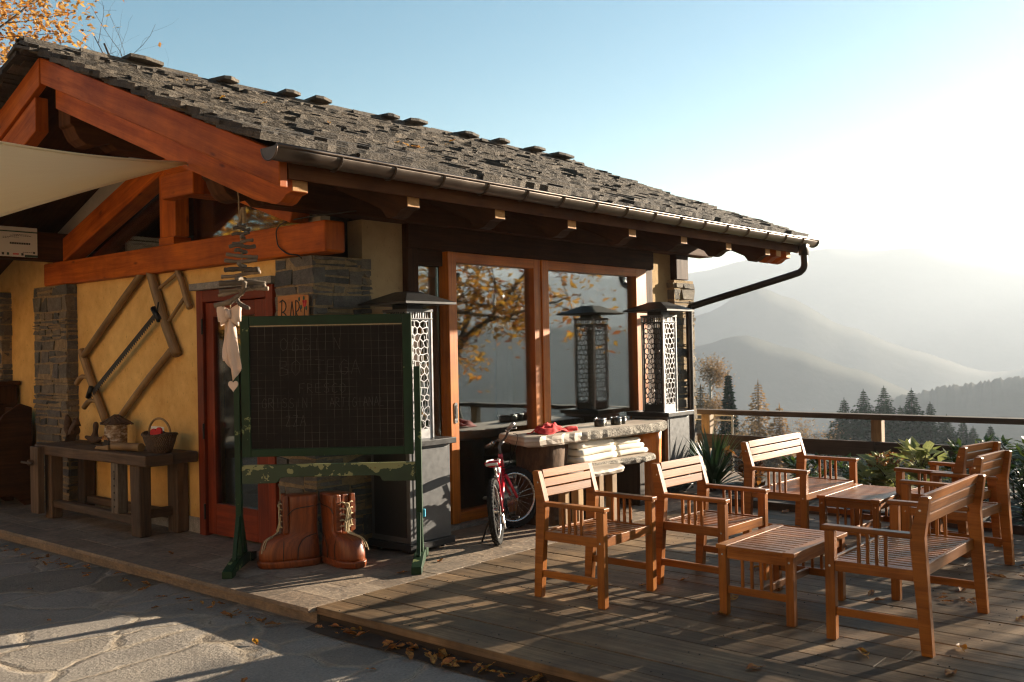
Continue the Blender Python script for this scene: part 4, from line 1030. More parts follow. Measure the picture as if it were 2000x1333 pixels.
slabtop('seat', 'slab', sh, [(7.42, 5.44), (7.9, 5.42), (8.3, 5.36), (8.52, 5.38), (8.62, 5.46), (8.63, 5.9), (8.5, 5.98), (7.5, 5.98), (7.40, 5.7)], .535, .07, 'granite', 9)
for x in (7.5, 8.42):
    m = MB(); m.box(x, x + .09, 5.50, 5.86, 0, .465); m.build('leg', 'rail', sh, world=True, bevel=.006)
sb_ = thing('plank_bench', 'short rough bench with grey slab seat in front of the left log leg', 'bench', (7.35, 5.3, 0))
slabtop('seat', 'slab', sb_, [(6.95, 5.30), (7.1, 5.20), (7.4, 5.17), (7.66, 5.19), (7.76, 5.26), (7.74, 5.42), (7.6, 5.50), (7.0, 5.50)], .515, .065, 'slab', 12)
for x in (7.02, 7.56):
    m = MB(); m.box(x, x + .08, 5.25, 5.33, 0, .449); m.box(x, x + .075, 5.40, 5.48, 0, .449); m.build('leg', 'sawwood', sb_, world=True, bevel=.006)
cg = 'cream seat cushions stacked on the bench'
def cushion(x0, x1, y0, y1, z0, z1, lab, j):
    m = MB(); r = .022; k = 8; rings = []
    for f, z in ((.75, z0), (.2, z0 + .008), (0, (z0 + z1) / 2), (.2, z1 - .008), (.75, z1)):
        q = r * f * 1.4; ring = []
        for (a, b, c, d) in ((x0 + q, y0 + q, x1 - q, y0 + q), (x1 - q, y0 + q, x1 - q, y1 - q), (x1 - q, y1 - q, x0 + q, y1 - q), (x0 + q, y1 - q, x0 + q, y0 + q)):
            for i in range(k): t_ = i / k; x, y = a + (c - a) * t_, b + (d - b) * t_; ring.append((x, y + .006 * math.sin(x * 9 + j), z + .004 * math.sin(x * 7 + y * 5 + j)))
        rings.append(ring)
    m.loft(rings, cap=False); b = len(m.v)
    for R_, zz in ((rings[0], z0), (rings[-1], z1)):
        m.face([len(m.v) + i for i in range(len(R_))] if R_ is rings[-1] else [len(m.v) + i for i in range(len(R_))][::-1]); m.v += [V(p) for p in R_]
    o = m.build('seat_cushion', 'cushion', smooth=True); tag(o, lab, 'cushion', cg); return o
z = .538; names = ('bottom', 'middle', 'top')
for k in range(3): cushion(7.40 + .008 * k, 8.02 - .012 * k, 5.50 + .01 * k, 5.94, z + k * .066, z + k * .066 + .064, ('lowest cream cushion in the stack next to the bark-covered log', 'middle cream cushion in the stack next to the bark-covered log', 'topmost cream cushion in the stack next to the bark-covered log')[k], k)
for k in range(3): cushion(8.045 + .0 * k, 8.60 - .05 * k, 5.51 + .012 * k, 5.92, z + .002 + k * .056, z + .002 + k * .056 + .054, ('lowest creased cushion in the stack beside the pale right log leg', 'middle creased cushion in the stack beside the pale right log leg', 'topmost creased cushion in the stack beside the pale right log leg')[k], k + 4)
# red cloth
m = MB(); n = 34
for i in range(n + 1):
    for j in range(n + 1):
        u, v = i / n * 2 - 1, j / n * 2 - 1; r = math.hypot(u, v); a = math.atan2(v, u)
        s_ = 1.0 + .10 * math.sin(2 * a + .6) + .05 * math.sin(5 * a); x = 7.18 + u * .20 * s_ + .02 * math.sin(v * 5); y = 5.70 + v * .13 * s_
        h_ = max(0, 1 - r ** 2 * .75)
        zz = .849 + h_ * (.060 + .034 * noise.noise((u * 2.6, v * 2.2, 7)) + .020 * abs(math.sin(u * 5.5 + v * 3 + 2.2 * noise.noise((u * 2, v * 2, 1)))) + .016 * math.sin(v * 9 - u * 6 + 3 * noise.noise((u * 2, v * 2, 2)))) + .018 * max(0, noise.noise((u * 3.1, v * 3.1, 4))) * h_
        m.v.append(V((x, y, max(zz, .848))))
for i in range(n):
    for j in range(n): q = i * (n + 1) + j; m.face([q, q + n + 1, q + n + 2, q + 1])
tag(m.build('red_cloth', 'redcloth', smooth=True, solid=.004), 'crumpled red cloth left on the end of the slab table', 'cloth')
m = MB(); m.tube(curve([(7.33, 5.66, .856), (7.42, 5.64, .868), (7.50, 5.62, .856)], 5), [.02] * 3 + [.024] * 3 + [.026] * 3 + [.030] * 2, 8)
o = m.build('cloth_sleeve', 'redcloth', bpy.data.objects['red_cloth'], smooth=True, world=True)
for i, (x, y, lab) in enumerate(((7.98, 5.68, 'small dark cup on the slab table, nearest the red cloth'), (8.06, 5.72, 'small dark cup just behind the one nearest the red cloth'), (8.24, 5.66, 'small dark cup towards the heater, first of that pair'), (8.36, 5.68, 'small dark cup on the slab table nearest the far heater'))):
    t = thing('table_cup', lab, 'cup', (x, y, .846), 0, 'small dark cups on the slab table')
    m = MB(); m.loft([[(r_ * math.cos(a), r_ * math.sin(a), z_) for a in [2 * math.pi * k / 20 for k in range(20)]] for r_, z_ in ((.052, 0), (.056, .01), (.056, .072), (.047, .072), (.047, .018), (.0, .016))], cap=False); m.build('bowl', 'tablecup', t, smooth=True)
    m = MB(); m.tube([(.052 * math.cos(a), .052 * math.sin(a), .073) for a in [2 * math.pi * k / 20 for k in range(20)]], .0045, 6, closed=True); m.build('rim', 'chrome', t, smooth=True)
rnd = random.Random(77)
# ------------------------------------------------------------------ workbench and what stands on it
wb = thing('workbench', 'old heavy joiner\'s workbench of worn timber against the ochre wall', 'workbench', (4.66, 9.2, 0))
def Q(m, name, mat, par, **k): return m.build(name, mat, par, world=True, **k)
m = MB()
m.prism([(4.40, 8.06), (4.41, 8.9), (4.385, 9.4), (4.40, 10.30), (4.66, 10.32), (4.66, 8.03)], (0, 0, .655), (1, 0, 0), (0, 1, 0), .10); m.prism([(4.662, 8.05), (4.662, 10.33), (4.90, 10.33), (4.90, 8.02)], (0, 0, .66), (1, 0, 0), (0, 1, 0), .098)
Q(m, 'bench_top', 'oldwood', wb, bevel=.012)
for x0, y0 in ((4.44, 8.25), (4.78, 8.2), (4.44, 10.0), (4.78, 10.0)):
    m = MB(); m.box(x0, x0 + .12, y0, y0 + .17, 0, .655, jit=.006); Q(m, 'leg', 'oldwood', wb, bevel=.014)
m = MB(); m.box(4.45, 4.53, 8.42, 10.0, .115, .19, jit=.006); Q(m, 'stretcher', 'oldwood', wb, bevel=.01); m = MB(); m.box(4.80, 4.88, 8.37, 10.0, .115, .19); Q(m, 'stretcher', 'oldwood', wb, bevel=.01)
m = MB(); m.box(4.56, 4.78, 8.27, 8.35, .16, .24); Q(m, 'stretcher', 'oldwood', wb, bevel=.008)
m = MB(); m.box(4.42, 4.52, 8.60, 8.73, .19, .654); pk = Q(m, 'peg_board', 'drift', wb, bevel=.006)
m = MB()
for i in range(6): m.tube([(4.416, 8.665, .25 + i * .065), (4.425, 8.665, .25 + i * .065)], .010, 8)
Q(m, 'peg_hole', 'blackpaint', pk)
m = MB(); m.box(4.33, 4.396, 10.06, 10.24, .06, .74); m.tube([(4.28, 10.17, .58), (4.40, 10.17, .58)], .03, 10); m.tube([(4.27, 10.05, .58), (4.27, 10.30, .58)], .012, 8); Q(m, 'vice', 'oldwood', wb, bevel=.006)
def figure(chains, name, label, cat, loc, mat, sub=1):
    """one continuous carved surface grown over branching chains of (point, radius)"""
    me = bpy.data.meshes.new(name); vs, es, rs_ = [], [], []
    idx = {}
    for ch in chains:
        prev = None
        for p, r in ch:
            key = tuple(round(a, 4) for a in p)
            if key not in idx: idx[key] = len(vs); vs.append(p); rs_.append(r)
            if prev is not None: es.append((prev, idx[key]))
            prev = idx[key]
    me.from_pydata(vs, es, []); me.materials.append(MATS[mat])
    o = bpy.data.objects.new(name, me); COL.objects.link(o); o.location = loc; ROOTM[o.name] = Matrix.Translation(loc)
    md = o.modifiers.new('k', 'SKIN'); md.use_smooth_shade = True
    for v, r in zip(me.skin_vertices[0].data, rs_): v.radius = (r, r)
    me.skin_vertices[0].data[0].use_root = True
    o.modifiers.new('u', 'SUBSURF').render_levels = sub + 1
    return tag(o, label, cat)
figure([[((0, 0, .0), .055), ((0, -.01, .06), .062), ((.0, -.04, .12), .05), ((0, -.07, .17), .036), ((-.01, -.12, .175), .022)], [((0, 0, .0), .055), ((0, .07, .03), .035), ((0, .12, .10), .045), ((0, .11, .19), .04), ((0, .14, .25), .012)], [((.0, -.07, .17), .036), ((.02, -.06, .215), .010)], [((.0, -.07, .17), .036), ((-.02, -.06, .215), .010)], [((.0, -.04, .12), .05), ((-.05, -.09, .10), .014)]],
       'carved_squirrel', 'dark carved wooden squirrel with raised tail at the vice end of the bench', 'carving', (4.66, 9.98, .80), 'stump')
figure([[((0, 0, 0), .045), ((0, 0, .05), .035), ((0, -.02, .10), .022), ((0, -.03, .15), .034), ((0, -.03, .20), .022)], [((0, 0, 0), .045), ((0, .10, .02), .03), ((0, .2, .035), .015)], [((0, 0, 0), .045), ((0, -.09, .015), .03), ((0, -.17, .045), .012)]],
       'carved_duck', 'dark round-headed wooden figure with long low body beside the birch birdhouse', 'carving', (4.72, 9.64, .79), 'stump')
figure([[((0, 0, 0), .02), ((0, 0, .07), .016), ((0, -.03, .12), .008)], [((0, 0, .07), .016), ((0, .04, .13), .008)], [((0, 0, .07), .016), ((.02, 0, .15), .007)], [((0, 0, .07), .016), ((-.02, -.05, .09), .007)]],
       'antler_twig', 'small dark forked twig standing upright behind the carved squirrel', 'twig', (4.80, 9.78, .775), 'stump')
bh_ = thing('birdhouse', 'birch log birdhouse with rough bark roof and orange strips for reflected glow', 'birdhouse', (4.70, 9.16, .757))
m = MB(); rr = random.Random(8); rings = []
for z in (0, .05, .12, .19, .235): rings.append([(.105 * math.cos(a) * (1 + rr.uniform(-.04, .04)), .105 * math.sin(a) * (1 + rr.uniform(-.04, .04)), z) for a in [2 * math.pi * k / 22 for k in range(22)]])
m.loft(rings); m.build('log_body', 'birchlog', bh_)
m = MB()
for k in range(34):
    a = rr.uniform(0, 6.28); r0, r1 = rr.uniform(0, .05), rr.uniform(.11, .165)
    p0 = V((r0 * math.cos(a), r0 * math.sin(a), .315 - r0 * .6)); p1 = V((r1 * math.cos(a + .2), r1 * math.sin(a + .2), .30 - r1 * .50 + rr.uniform(-.01, .01)))
    m.beam(p0, p1, rr.uniform(.03, .07), .009)
m.loft([[(.15 * math.cos(a), .15 * math.sin(a), .225) for a in [2 * math.pi * k / 16 for k in range(16)]], [(.02 * math.cos(a), .02 * math.sin(a), .30) for a in [2 * math.pi * k / 16 for k in range(16)]]]); m.build('bark_roof', 'bark', bh_)
m = MB(); m.prism([(-.065, .005), (.05, .005), (.06, .07), (-.03, .085)], (-.107, 0, 0), (0, -1, 0), (0, 0, 1), -.012); m.build('entrance', 'blackpaint', bh_)
m = MB(); m.beam((-.118, -.05, .088), (-.118, .06, .078), .012, .012); m.beam((-.119, .0, .12), (-.119, -.07, .08), .010, .010); m.beam((-.119, .03, .082), (-.119, .02, .118), .009, .009); m.build('orange_glint', 'signboard', bh_)  # orange bars put the reflected glow on the birdhouse into colour
bs = thing('wicker_basket', 'dark wicker basket with arched handle holding cones and a red heart', 'basket', (4.66, 8.27, .757))
m = MB(); ring = lambda ax, ay, z, k=32: [(ax * math.cos(a) * (1 if True else 0), ay * math.sin(a), z + .022 * (abs(math.sin(a)) ** 3) * (z > .1)) for a in [2 * math.pi * i / k for i in range(k)]]
m.loft([ring(.085, .135, 0), ring(.10, .15, .05), ring(.115, .17, .10), ring(.13, .195, .155)], cap=False); bb0 = len(m.v); m.v += [V(p) for p in ring(.085, .135, .004)]; m.face([bb0 + i for i in range(32)])
m.build('woven_body', 'wicker', bs, smooth=True, solid=.012)
m = MB(); m.tube(ring(.132, .198, .158), .012, 8, closed=True); m.build('rim', 'wicker', bs, smooth=True)
m = MB(); m.tube([(0, .19 * math.cos(a), .165 + .145 * math.sin(a)) for a in [math.pi * k / 20 for k in range(21)]], .010, 8); m.build('handle', 'sawwood', bs, smooth=True)
tag(bs, bs['label'], 'basket')
for i, (dx, dy) in enumerate(((-.05, .07), (.03, .10), (-.03, .0), (.05, .03), (.0, .12))):
    m = MB(); m.loft([[(r_ * math.cos(a), r_ * math.sin(a), z_) for a in [2 * math.pi * k / 10 for k in range(10)]] for r_, z_ in ((.012, 0), (.034, .02), (.036, .04), (.02, .065), (.004, .075))]); o = m.build('pine_cone', 'stump'); o.location = (4.66 + dx, 8.27 + dy, .757 + .115); tag(o, 'dark pine cone lying in the wicker basket', 'pine cone', 'pine cones in the wicker basket')
m = MB(); hp = [(.07 * math.sin(t) ** 3, .0044 * (13 * math.cos(t) - 5 * math.cos(2 * t) - 2 * math.cos(3 * t) - math.cos(4 * t))) for t in [2 * math.pi * k / 28 for k in range(28)]]
m.prism(hp, (4.60, 8.20, .935), (.25, -.95, .2), (0, .2, .97), .02); tag(m.build('red_heart', 'redcloth', bevel=.004), 'dark red felt heart sticking out of the wicker basket', 'heart')
m = MB(); m.box(4.913, 4.918, 8.64, 8.88, .80, .955); tag(m.build('wall_notice', 'paper'), 'white paper sheet on the ochre wall behind the basket', 'notice')
o = MB(); o.tube([(4.52, 8.86, .795), (4.56, 8.42, .802)], .038, 20); tag(o.build('rolled_log', 'sawwood', smooth=False), 'smooth pale wooden roller lying in front of the basket', 'roller')
m = MB(); m.loft([[(4.47 + .05 * f, y, z0) for f, z0 in ((0, .757), (1, .757), (1, .757 + h_), (0, .757 + h_))] for y, h_ in ((9.14, .012), (9.10, .03), (9.0, .035), (8.88, .05))]); tag(m.build('wood_wedge', 'sawwood', bevel=.006), 'pale hewn wooden wedge beside the roller on the workbench', 'wedge')

# ------------------------------------------------------------------ frame saw on the wall
sw = thing('frame_saw', 'huge wooden frame saw hung on the ochre wall above the workbench', 'saw', (4.87, 9.2, 1.0))
def wp(y, z, x=4.87): return (x, y, z)
def bar(name, pts, rs_, mat='sawwood', x=4.87, par=None, n=8):
    m = MB(); m.tube(curve([wp(y, z, x) for y, z in pts], 4), [rs_] * (4 * (len(pts) - 1) + 1) if not isinstance(rs_, list) else rs_, n, wob=.03); return Q(m, name, mat, par or sw, smooth=True)
bar('stile', [(8.82, 2.62), (8.77, 2.48), (8.60, 2.14), (8.47, 1.90), (8.30, 1.65)], .048); bar('stile', [(10.21, 1.72), (10.14, 1.60), (9.95, 1.32), (9.70, .98)], .042)
bar('long_bar', [(8.84, 2.50), (9.5, 2.08), (10.15, 1.655)], .036, x=4.865); bar('long_bar', [(8.40, 1.69), (8.9, 1.37), (9.40, 1.02)], .034, x=4.865)
hd = bar('grip_frame', [(8.335, 2.63), (8.27, 2.44), (8.20, 2.33), (8.12, 2.16), (8.07, 2.08)], .030)
bar('grip_rung', [(8.27, 2.42), (8.60, 2.29)], .018, par=hd, x=4.872); bar('grip_rung', [(8.16, 2.18), (8.44, 1.97)], .018, par=hd, x=4.872)
for y, z in ((10.02, 1.42), (9.86, 1.17)):
    m = MB(); m.tube(curve([wp(y, z), wp(y + .10, z + .015, 4.83), wp(y + .19, z - .06, 4.81)], 4), [.022] * 4 + [.028] * 5, 8); Q(m, 'peg_handle', 'sawwood', sw, smooth=True)
m = MB(); a, b = V(wp(8.58, 2.06, 4.835)), V(wp(9.97, 1.235, 4.835)); d = (b - a).normalized(); nn = V((0, d.z, -d.y)); L = (b - a).length; nt = 44
if nn.z > 0: nn = -nn
top = [(0, -.03), (L, -.03)]; out = [(0, -.024), (0, .022)]
for i in range(nt): out += [(L * (i + .05) / nt, .022), (L * (i + .5) / nt, .046), (L * (i + .95) / nt, .022)]
out += [(L, .022), (L, -.024)]
m.prism(out, a, d, nn, .003); Q(m, 'blade', 'steel_blade', sw)
m = MB(); m.tube([V(wp(8.63, 2.10, 4.82)), V(wp(8.52, 1.98, 4.82))], .03, 8); m.tube([V(wp(8.50, 2.15, 4.80)), V(wp(8.58, 2.03, 4.82))], .008, 6); Q(m, 'blade_clamp', 'steel_dark', sw, smooth=True); m = MB(); m.tube([V(wp(9.90, 1.33, 4.82)), V(wp(9.98, 1.22, 4.82))], .026, 8); Q(m, 'blade_clamp', 'steel_dark', sw, smooth=True)

# ------------------------------------------------------------------ dark furniture in the porch corner
dr = thing('dresser', 'dark wooden dresser in the shaded porch corner', 'dresser', (4.5, 12.0, 0))
m = MB(); m.box(4.40, 4.90, 11.80, 12.9, 1.33, 1.38); Q(m, 'top', 'darkwood', dr, bevel=.01); m = MB(); m.box(4.44, 4.88, 11.84, 12.85, .06, 1.329); Q(m, 'carcass', 'darkwood', dr, bevel=.006)
m = MB(); m.box(4.42, 4.438, 11.9, 12.3, .2, 1.25); m.box(4.42, 4.438, 12.34, 12.8, .2, 1.25); Q(m, 'door', 'darkwood', dr, bevel=.006)
se = thing('settle', 'dark wooden settle with shaped side panels beside the stone pillar', 'bench', (4.4, 11.3, 0))
for y in (11.20, 11.72):
    m = MB(); m.prism([(3.95, 0), (4.02, 0), (4.10, .12), (4.55, .12), (4.68, 0), (4.77, 0), (4.77, 1.09), (4.64, 1.14), (4.46, 1.02), (4.34, .82), (4.12, .74), (3.96, .70)], (0, y + .045, 0), (1, 0, 0), (0, 0, 1), .045); Q(m, 'side_panel', 'darkwood', se, bevel=.008)
m = MB(); m.box(3.98, 4.62, 11.247, 11.718, .44, .48); Q(m, 'seat', 'darkwood', se, bevel=.004); m = MB(); m.box(4.68, 4.72, 11.247, 11.718, .482, 1.08); Q(m, 'backrest', 'darkwood', se, bevel=.004)
m = MB(); m.box(4.0, 4.04, 11.247, 11.718, .14, .22); Q(m, 'stretcher', 'darkwood', se, bevel=.004)
cr_ = thing('slatted_crate', 'small grey slatted crate standing on the settle', 'crate', (4.38, 11.48, .48))
m = MB()
for z in (.03, .12, .21):
    m.box(-.16, .16, -.2, -.185, z, z + .07); m.box(-.16, .16, .185, .2, z, z + .07); m.box(-.175, -.161, -.2, .2, z, z + .07); m.box(.161, .175, -.2, .2, z, z + .07)
m.build('slats', 'drift', cr_); m = MB(); m.box(-.16, .16, -.184, .184, 0, .02)
for x in (-.158, .142):
    for y in (-.183, .167): m.box(x, x + .016, y, y + .016, .021, .29)
m.build('crate_frame', 'drift', cr_)
ns = thing('notice_board', 'white printed notice with dark header line fixed to the dark porch beam', 'notice board', (4.2, 10.5, 2.7))
m = MB(); m.box(4.02, 4.552, 10.498, 10.514, 2.708, 3.02); bd = Q(m, 'board', 'paper', ns, bevel=.002)
m = MB(); m.box(4.02, 4.552, 10.4955, 10.498, 2.965, 2.978, mi=1)
m.box(4.42, 4.553, 10.4955, 10.498, 2.709, 2.732, mi=1)
for z, x0, x1, h_ in ((2.938, 4.30, 4.46, .005), (2.926, 4.27, 4.49, .005), (2.910, 4.20, 4.36, .005), (2.896, 4.20, 4.26, .005), (2.755, 4.40, 4.50, .005)):
    x = x0
    while x < x1: w = rnd.uniform(.008, .024); m.box(x, min(x1, x + w), 10.496, 10.498, z, z + h_); x += w + .005
x = 4.27
while x < 4.47: m.box(x, x + .014, 10.4955, 10.498, 2.838, 2.858); x += .0175
for x, mi in ((4.19, 0), (4.24, 1), (4.385, 0)): m.box(x, x + .022, 10.4955, 10.498, 2.722, 2.748, mi=mi)
for i in range(6): m.box(4.30 + i * .010, 4.307 + i * .010, 10.4955, 10.498, 2.728, 2.744, mi=2)
m.tube([(4.515, 10.497, 2.757), (4.515, 10.4955, 2.757)], .012, 12)
Q(m, 'print', ['ink', 'signgreen', 'redcloth'], bd)

# ------------------------------------------------------------------ shade sail, driftwood mobile, ribbon, bar sign
sl_ = thing('shade_sail', 'cream canvas shade sail stretched towards the open gable', 'shade sail', (2.0, 6.5, 2.6))
T_, A_, B_ = V((3.80, 6.315, 3.035)), V((2.0, 5.90, 2.92)), V((2.0, 5.92, 2.335))
m = MB(); n = 22
for i in range(n + 1):
    f = i / n; e0 = T_.lerp(A_, f) + V((0, 0, -.035 * math.sin(math.pi * f))); e1 = T_.lerp(B_, f) + V((0, 0, .012 * math.sin(math.pi * f)))
    for j in range(n + 1): g_ = j / n; p = e0.lerp(e1, g_); p = p + V((.10, -.06, -.02)) * math.sin(math.pi * g_) * f; m.v.append(p)
for i in range(n):
    for j in range(n): a = i * (n + 1) + j; m.face([a, a + n + 1, a + n + 2, a + 1], [(i / n * 2.5, j / n), ((i + 1) / n * 2.5, j / n), ((i + 1) / n * 2.5, (j + 1) / n), (i / n * 2.5, (j + 1) / n)])
sc = Q(m, 'canvas', 'sailcloth', sl_, smooth=True, solid=.003)
m = MB(); m.tube([T_.lerp(A_, i / n) + V((0, 0, -.035 * math.sin(math.pi * i / n))) for i in range(n + 1)], .010, 8); m.tube([T_.lerp(B_, i / n) + V((0, 0, .012 * math.sin(math.pi * i / n))) for i in range(n + 1)], .010, 8); Q(m, 'hem', 'sailcloth', sl_, smooth=True)
m = MB(); m.tube([T_, (3.86, 6.35, 3.0), (4.3, 6.6, 3.05)], .006, 6); Q(m, 'guy_rope', 'rope', sl_)

mo = thing('driftwood_mobile', 'hanging mobile of driftwood sticks stacked like a little fir', 'mobile', (3.9, 5.79, 2.0))
m = MB(); m.tube([(3.9, 5.825 + .024 * math.cos(a), 2.83 + .024 * math.sin(a)) for a in [2 * math.pi * k / 16 for k in range(16)]], .004, 6, closed=True); m.tube([(3.9, 5.825, 2.854), (3.9, 5.825, 2.91)], .004, 6); Q(m, 'ring', 'chrome', mo, smooth=True)
m = MB(); m.tube(curve([(3.9, 5.825, 2.81), (3.9, 5.815, 2.72), (3.905, 5.82, 2.62), (3.9, 5.80, 2.50), (3.9, 5.79, 2.3), (3.9, 5.79, 2.05)], 8), .0055, 6, wob=.3); m.tube(curve([(3.9, 5.80, 2.56), (3.9, 5.785, 2.63), (3.905, 5.77, 2.655), (3.9, 5.755, 2.63), (3.9, 5.75, 2.55)], 6), .014, 8, wob=.15); Q(m, 'twine', 'twine', mo, smooth=True)
rr = random.Random(31); z = 2.545; k = 0
while z > 2.07:
    f = (2.55 - z) / .48; L = .10 + .25 * f; a = rad(-48) + rr.uniform(-.5, .5) if k % 3 else rad(40) + rr.uniform(-.6, .6); d = V((math.cos(a), math.sin(a), rr.uniform(-.10, .10)))
    c = V((3.9, 5.79 + rr.uniform(-.02, .02), z)); r_ = rr.uniform(.010, .014) + .006 * f
    if k % 3 == 0: L *= .6
    P_ = [c - d * L * .5, c - d * L * .17 + V((0, 0, rr.uniform(-.012, .012))), c + d * L * .17 + V((0, 0, rr.uniform(-.012, .012))), c + d * L * .5]
    m = MB(); pts = curve(P_, 4); m.tube(pts, [r_ * rr.uniform(.8, 1.12) for _ in pts], 9, wob=.08); Q(m, 'driftwood_stick', 'drift', mo, smooth=True)
    z -= .030 + .004 * f; k += 1
for P_, r_ in (([(3.80, 5.93, 2.055), (3.86, 5.86, 2.075), (3.9, 5.79, 2.09), (3.96, 5.70, 2.10), (4.0, 5.63, 2.095)], .015), ([(3.86, 5.86, 2.02), (3.84, 5.80, 2.03), (3.86, 5.73, 2.07), (3.84, 5.67, 2.135)], .016), ([(3.85, 5.78, 2.03), (3.84, 5.74, 1.995), (3.83, 5.68, 1.975), (3.82, 5.60, 1.955)], .015), ([(3.83, 6.02, 1.99), (3.87, 5.95, 2.005), (3.9, 5.86, 2.03)], .02)):
    m = MB(); pts = curve(P_, 5); m.tube(pts, [r_ * rr.uniform(.75, 1.15) for _ in pts], 9, wob=.08); Q(m, 'driftwood_stick', 'drift', mo, smooth=True)

rb = thing('ribbon_bow', 'pale pink cloth bow with long tails and a small heart hanging from the mobile', 'ribbon bow', (3.9, 5.95, 1.5))
FR = V((.62, -.78, 0)); FN = V((-.78, -.62, 0))
def fl(u, z, n=0.): return V((3.9, 5.95, 0)) + FR * u + FN * n + V((0, 0, z))
m = MB(); m.tube([fl(.01, 2.03), fl(.005, 1.96)], .004, 6); Q(m, 'string', 'rope', rb)
for sg in (1, -1):
    for q, (zz, sc_) in enumerate(((1.935, 1.0), (1.915, .8))):
        m = MB(); n = 14; rings = []
        for i in range(n + 1):
            a = 2 * math.pi * i / n * .96; r_ = .5 - .5 * math.cos(a)
            w_ = .022 + .040 * r_ * sc_
            u = sg * (.085 * sc_ * r_ + .0); nn_ = .028 * math.sin(a)
            rings.append([fl(u * (1 + .06 * k), zz + w_ * k * (1 if k > 0 else 1.15) + .012 * r_ - q * .02 * r_, nn_ + .012 * (1 - abs(k)) * r_) for k in (-1, -.5, 0, .5, 1)])
        m.loft(rings, cap=False, closed=False); Q(m, 'loop', 'ribbon', rb, smooth=True, solid=.004)
m = MB(); m.tube([fl(0, 1.955, .03), fl(0, 1.93, .036), fl(0, 1.90, .03)], [.018, .022, .018], 10); Q(m, 'knot', 'ribbon', rb, smooth=True)
for sg, L, du in ((-1, .33, -.01), (1, .40, .035)):
    m = MB(); rings = []
    for i in range(12):
        f = i / 11; w_ = .022 + .022 * math.sin(f * 2.6); z = 1.90 - L * f; u = du * f * 1.4 + .008 * math.sin(f * 7 + sg)
        rings.append([fl(u + w_ * k, z + (.045 * k * sg if i == 11 else 0), .012 + .014 * math.sin(3.1 * k + f * 3 + sg) + .006 * sg) for k in (-1, -.5, 0, .5, 1)])
    m.loft(rings, cap=False, closed=False); Q(m, 'tail', 'ribbon', rb, smooth=True, solid=.003)
m = MB(); m.tube([fl(.02, 1.52), fl(.02, 1.475)], .002, 5); m.prism([(a * .5, b * .62) for a, b in hp], fl(.02, 1.425, .0), FR, (0, 0, 1), .012); Q(m, 'heart', 'ribbon', rb)

bs_ = thing('bar_sign', 'orange wooden sign reading BAR with painted flowers on the stone pillar', 'sign', (4.85, 6.48, 1.95))
m = MB(); m.prism([(-.20, -.145), (.20, -.15), (.205, .145), (.06, .155), (-.195, .15)], (4.850, 6.48, 1.965), (0, -1, 0), (0, 0, 1), -.016 if False else .016); bo = Q(m, 'board', 'signboard', bs_, bevel=.003)
xs_ = 4.8325 + .0
rnd = random.Random(15); m = MB(); bx = min((V(v) for v in [(4.85, 0, 0)]), key=lambda v: v.x).x
def sgn(mb, pts, th=.009): 
    for a, b in zip(pts, pts[1:]): mb.beam((xs_, 6.48 - a[0], 1.965 + a[1]), (xs_, 6.48 - b[0], 1.965 + b[1]), th, .004, (1, 0, 0))
def arc(cx, cy, rx, ry, a0, a1, k=12): return [(cx + rx * math.cos(rad(a0 + (a1 - a0) * i / k)), cy + ry * math.sin(rad(a0 + (a1 - a0) * i / k))) for i in range(k + 1)]
sgn(m, [(-.135, .115), (-.140, .02), (-.150, -.09)]); sgn(m, arc(-.135, .065, .055, .048, 100, -90)); sgn(m, arc(-.14, -.045, .07, .062, 95, -100)); sgn(m, [(-.165, .10), (-.12, .118)])
sgn(m, [(-.045, -.10), (-.02, .0), (.0, .10), (.018, .0), (.025, -.08)]); sgn(m, [(-.035, -.03), (.02, -.025)])
sgn(m, [(.05, .11), (.048, .0), (.045, -.09)]); sgn(m, arc(.05, .06, .045, .045, 95, -90)); sgn(m, [(.05, .015), (.085, -.05), (.13, -.115)])
sgn(m, [(.105, .05), (.118, .01)], .005); sgn(m, [(.165, .05), (.160, -.02)], .005); sgn(m, arc(.165, -.10, .010, .018, 0, 360), .005)
Q(m, 'lettering', 'blackpaint', bo)
m = MB()
for cx, cy, rx, ry in ((.165, .075, .022, .028), (.150, .095, .012, .014), (.182, .092, .012, .014)): m.prism(arc(cx, cy, rx, ry, 0, 345, 14), (xs_ + .002, 6.48, 1.965), (0, -1, 0), (0, 0, 1), .003)
Q(m, 'red_flower', 'red_paint', bo)
m = MB()
for cx, cy in ((.095, .115), (.118, .05), (.185, .04), (.155, .12)): m.prism(arc(cx, cy, .011, .018, 0, 345, 10), (xs_ + .002, 6.48, 1.965), (0, -1, 0), (0, 0, 1), .003)
Q(m, 'painted_leaf', 'signgreen', bo)

# ------------------------------------------------------------------ railing
rl = thing('timber_railing', 'weathered timber railing along the valley edge of the terrace', 'railing', (11.5, 3, -.3))
m = MB(); m.box(11.44, 11.60, -3.0, 6.62, .722, .785); Q(m, 'handrail', 'rail', rl, bevel=.006)
for a, b in ((-3.0, 1.95), (1.955, 4.20), (4.206, 6.6)): m = MB(); m.box(11.46, 11.505, a, b, .275, .462); Q(m, 'lower_board', 'rail', rl, bevel=.005)
for y in (6.40, 4.13, 1.9, -.4, -2.6): m = MB(); m.box(11.506, 11.62, y, y + .125, -1.0, .721); Q(m, 'post', 'sawwood', rl, bevel=.006)
pf = thing('metal_frame', 'thin pale metal frame standing behind the railing by the house corner', 'metal frame', (11.8, 6.5, 0))
m = MB()
for y in (6.22, 6.55, 6.9): m.tube([(11.8, y, -.3), (11.8, y, .69)], .012, 8)
Q(m, 'upright', 'palemetal', pf); m = MB(); m.tube([(11.8, 6.2, .69), (11.8, 6.92, .69)], .013, 8); m.tube([(11.8, 6.2, .62), (11.8, 6.92, .62)], .009, 8); Q(m, 'bar', 'palemetal', pf)

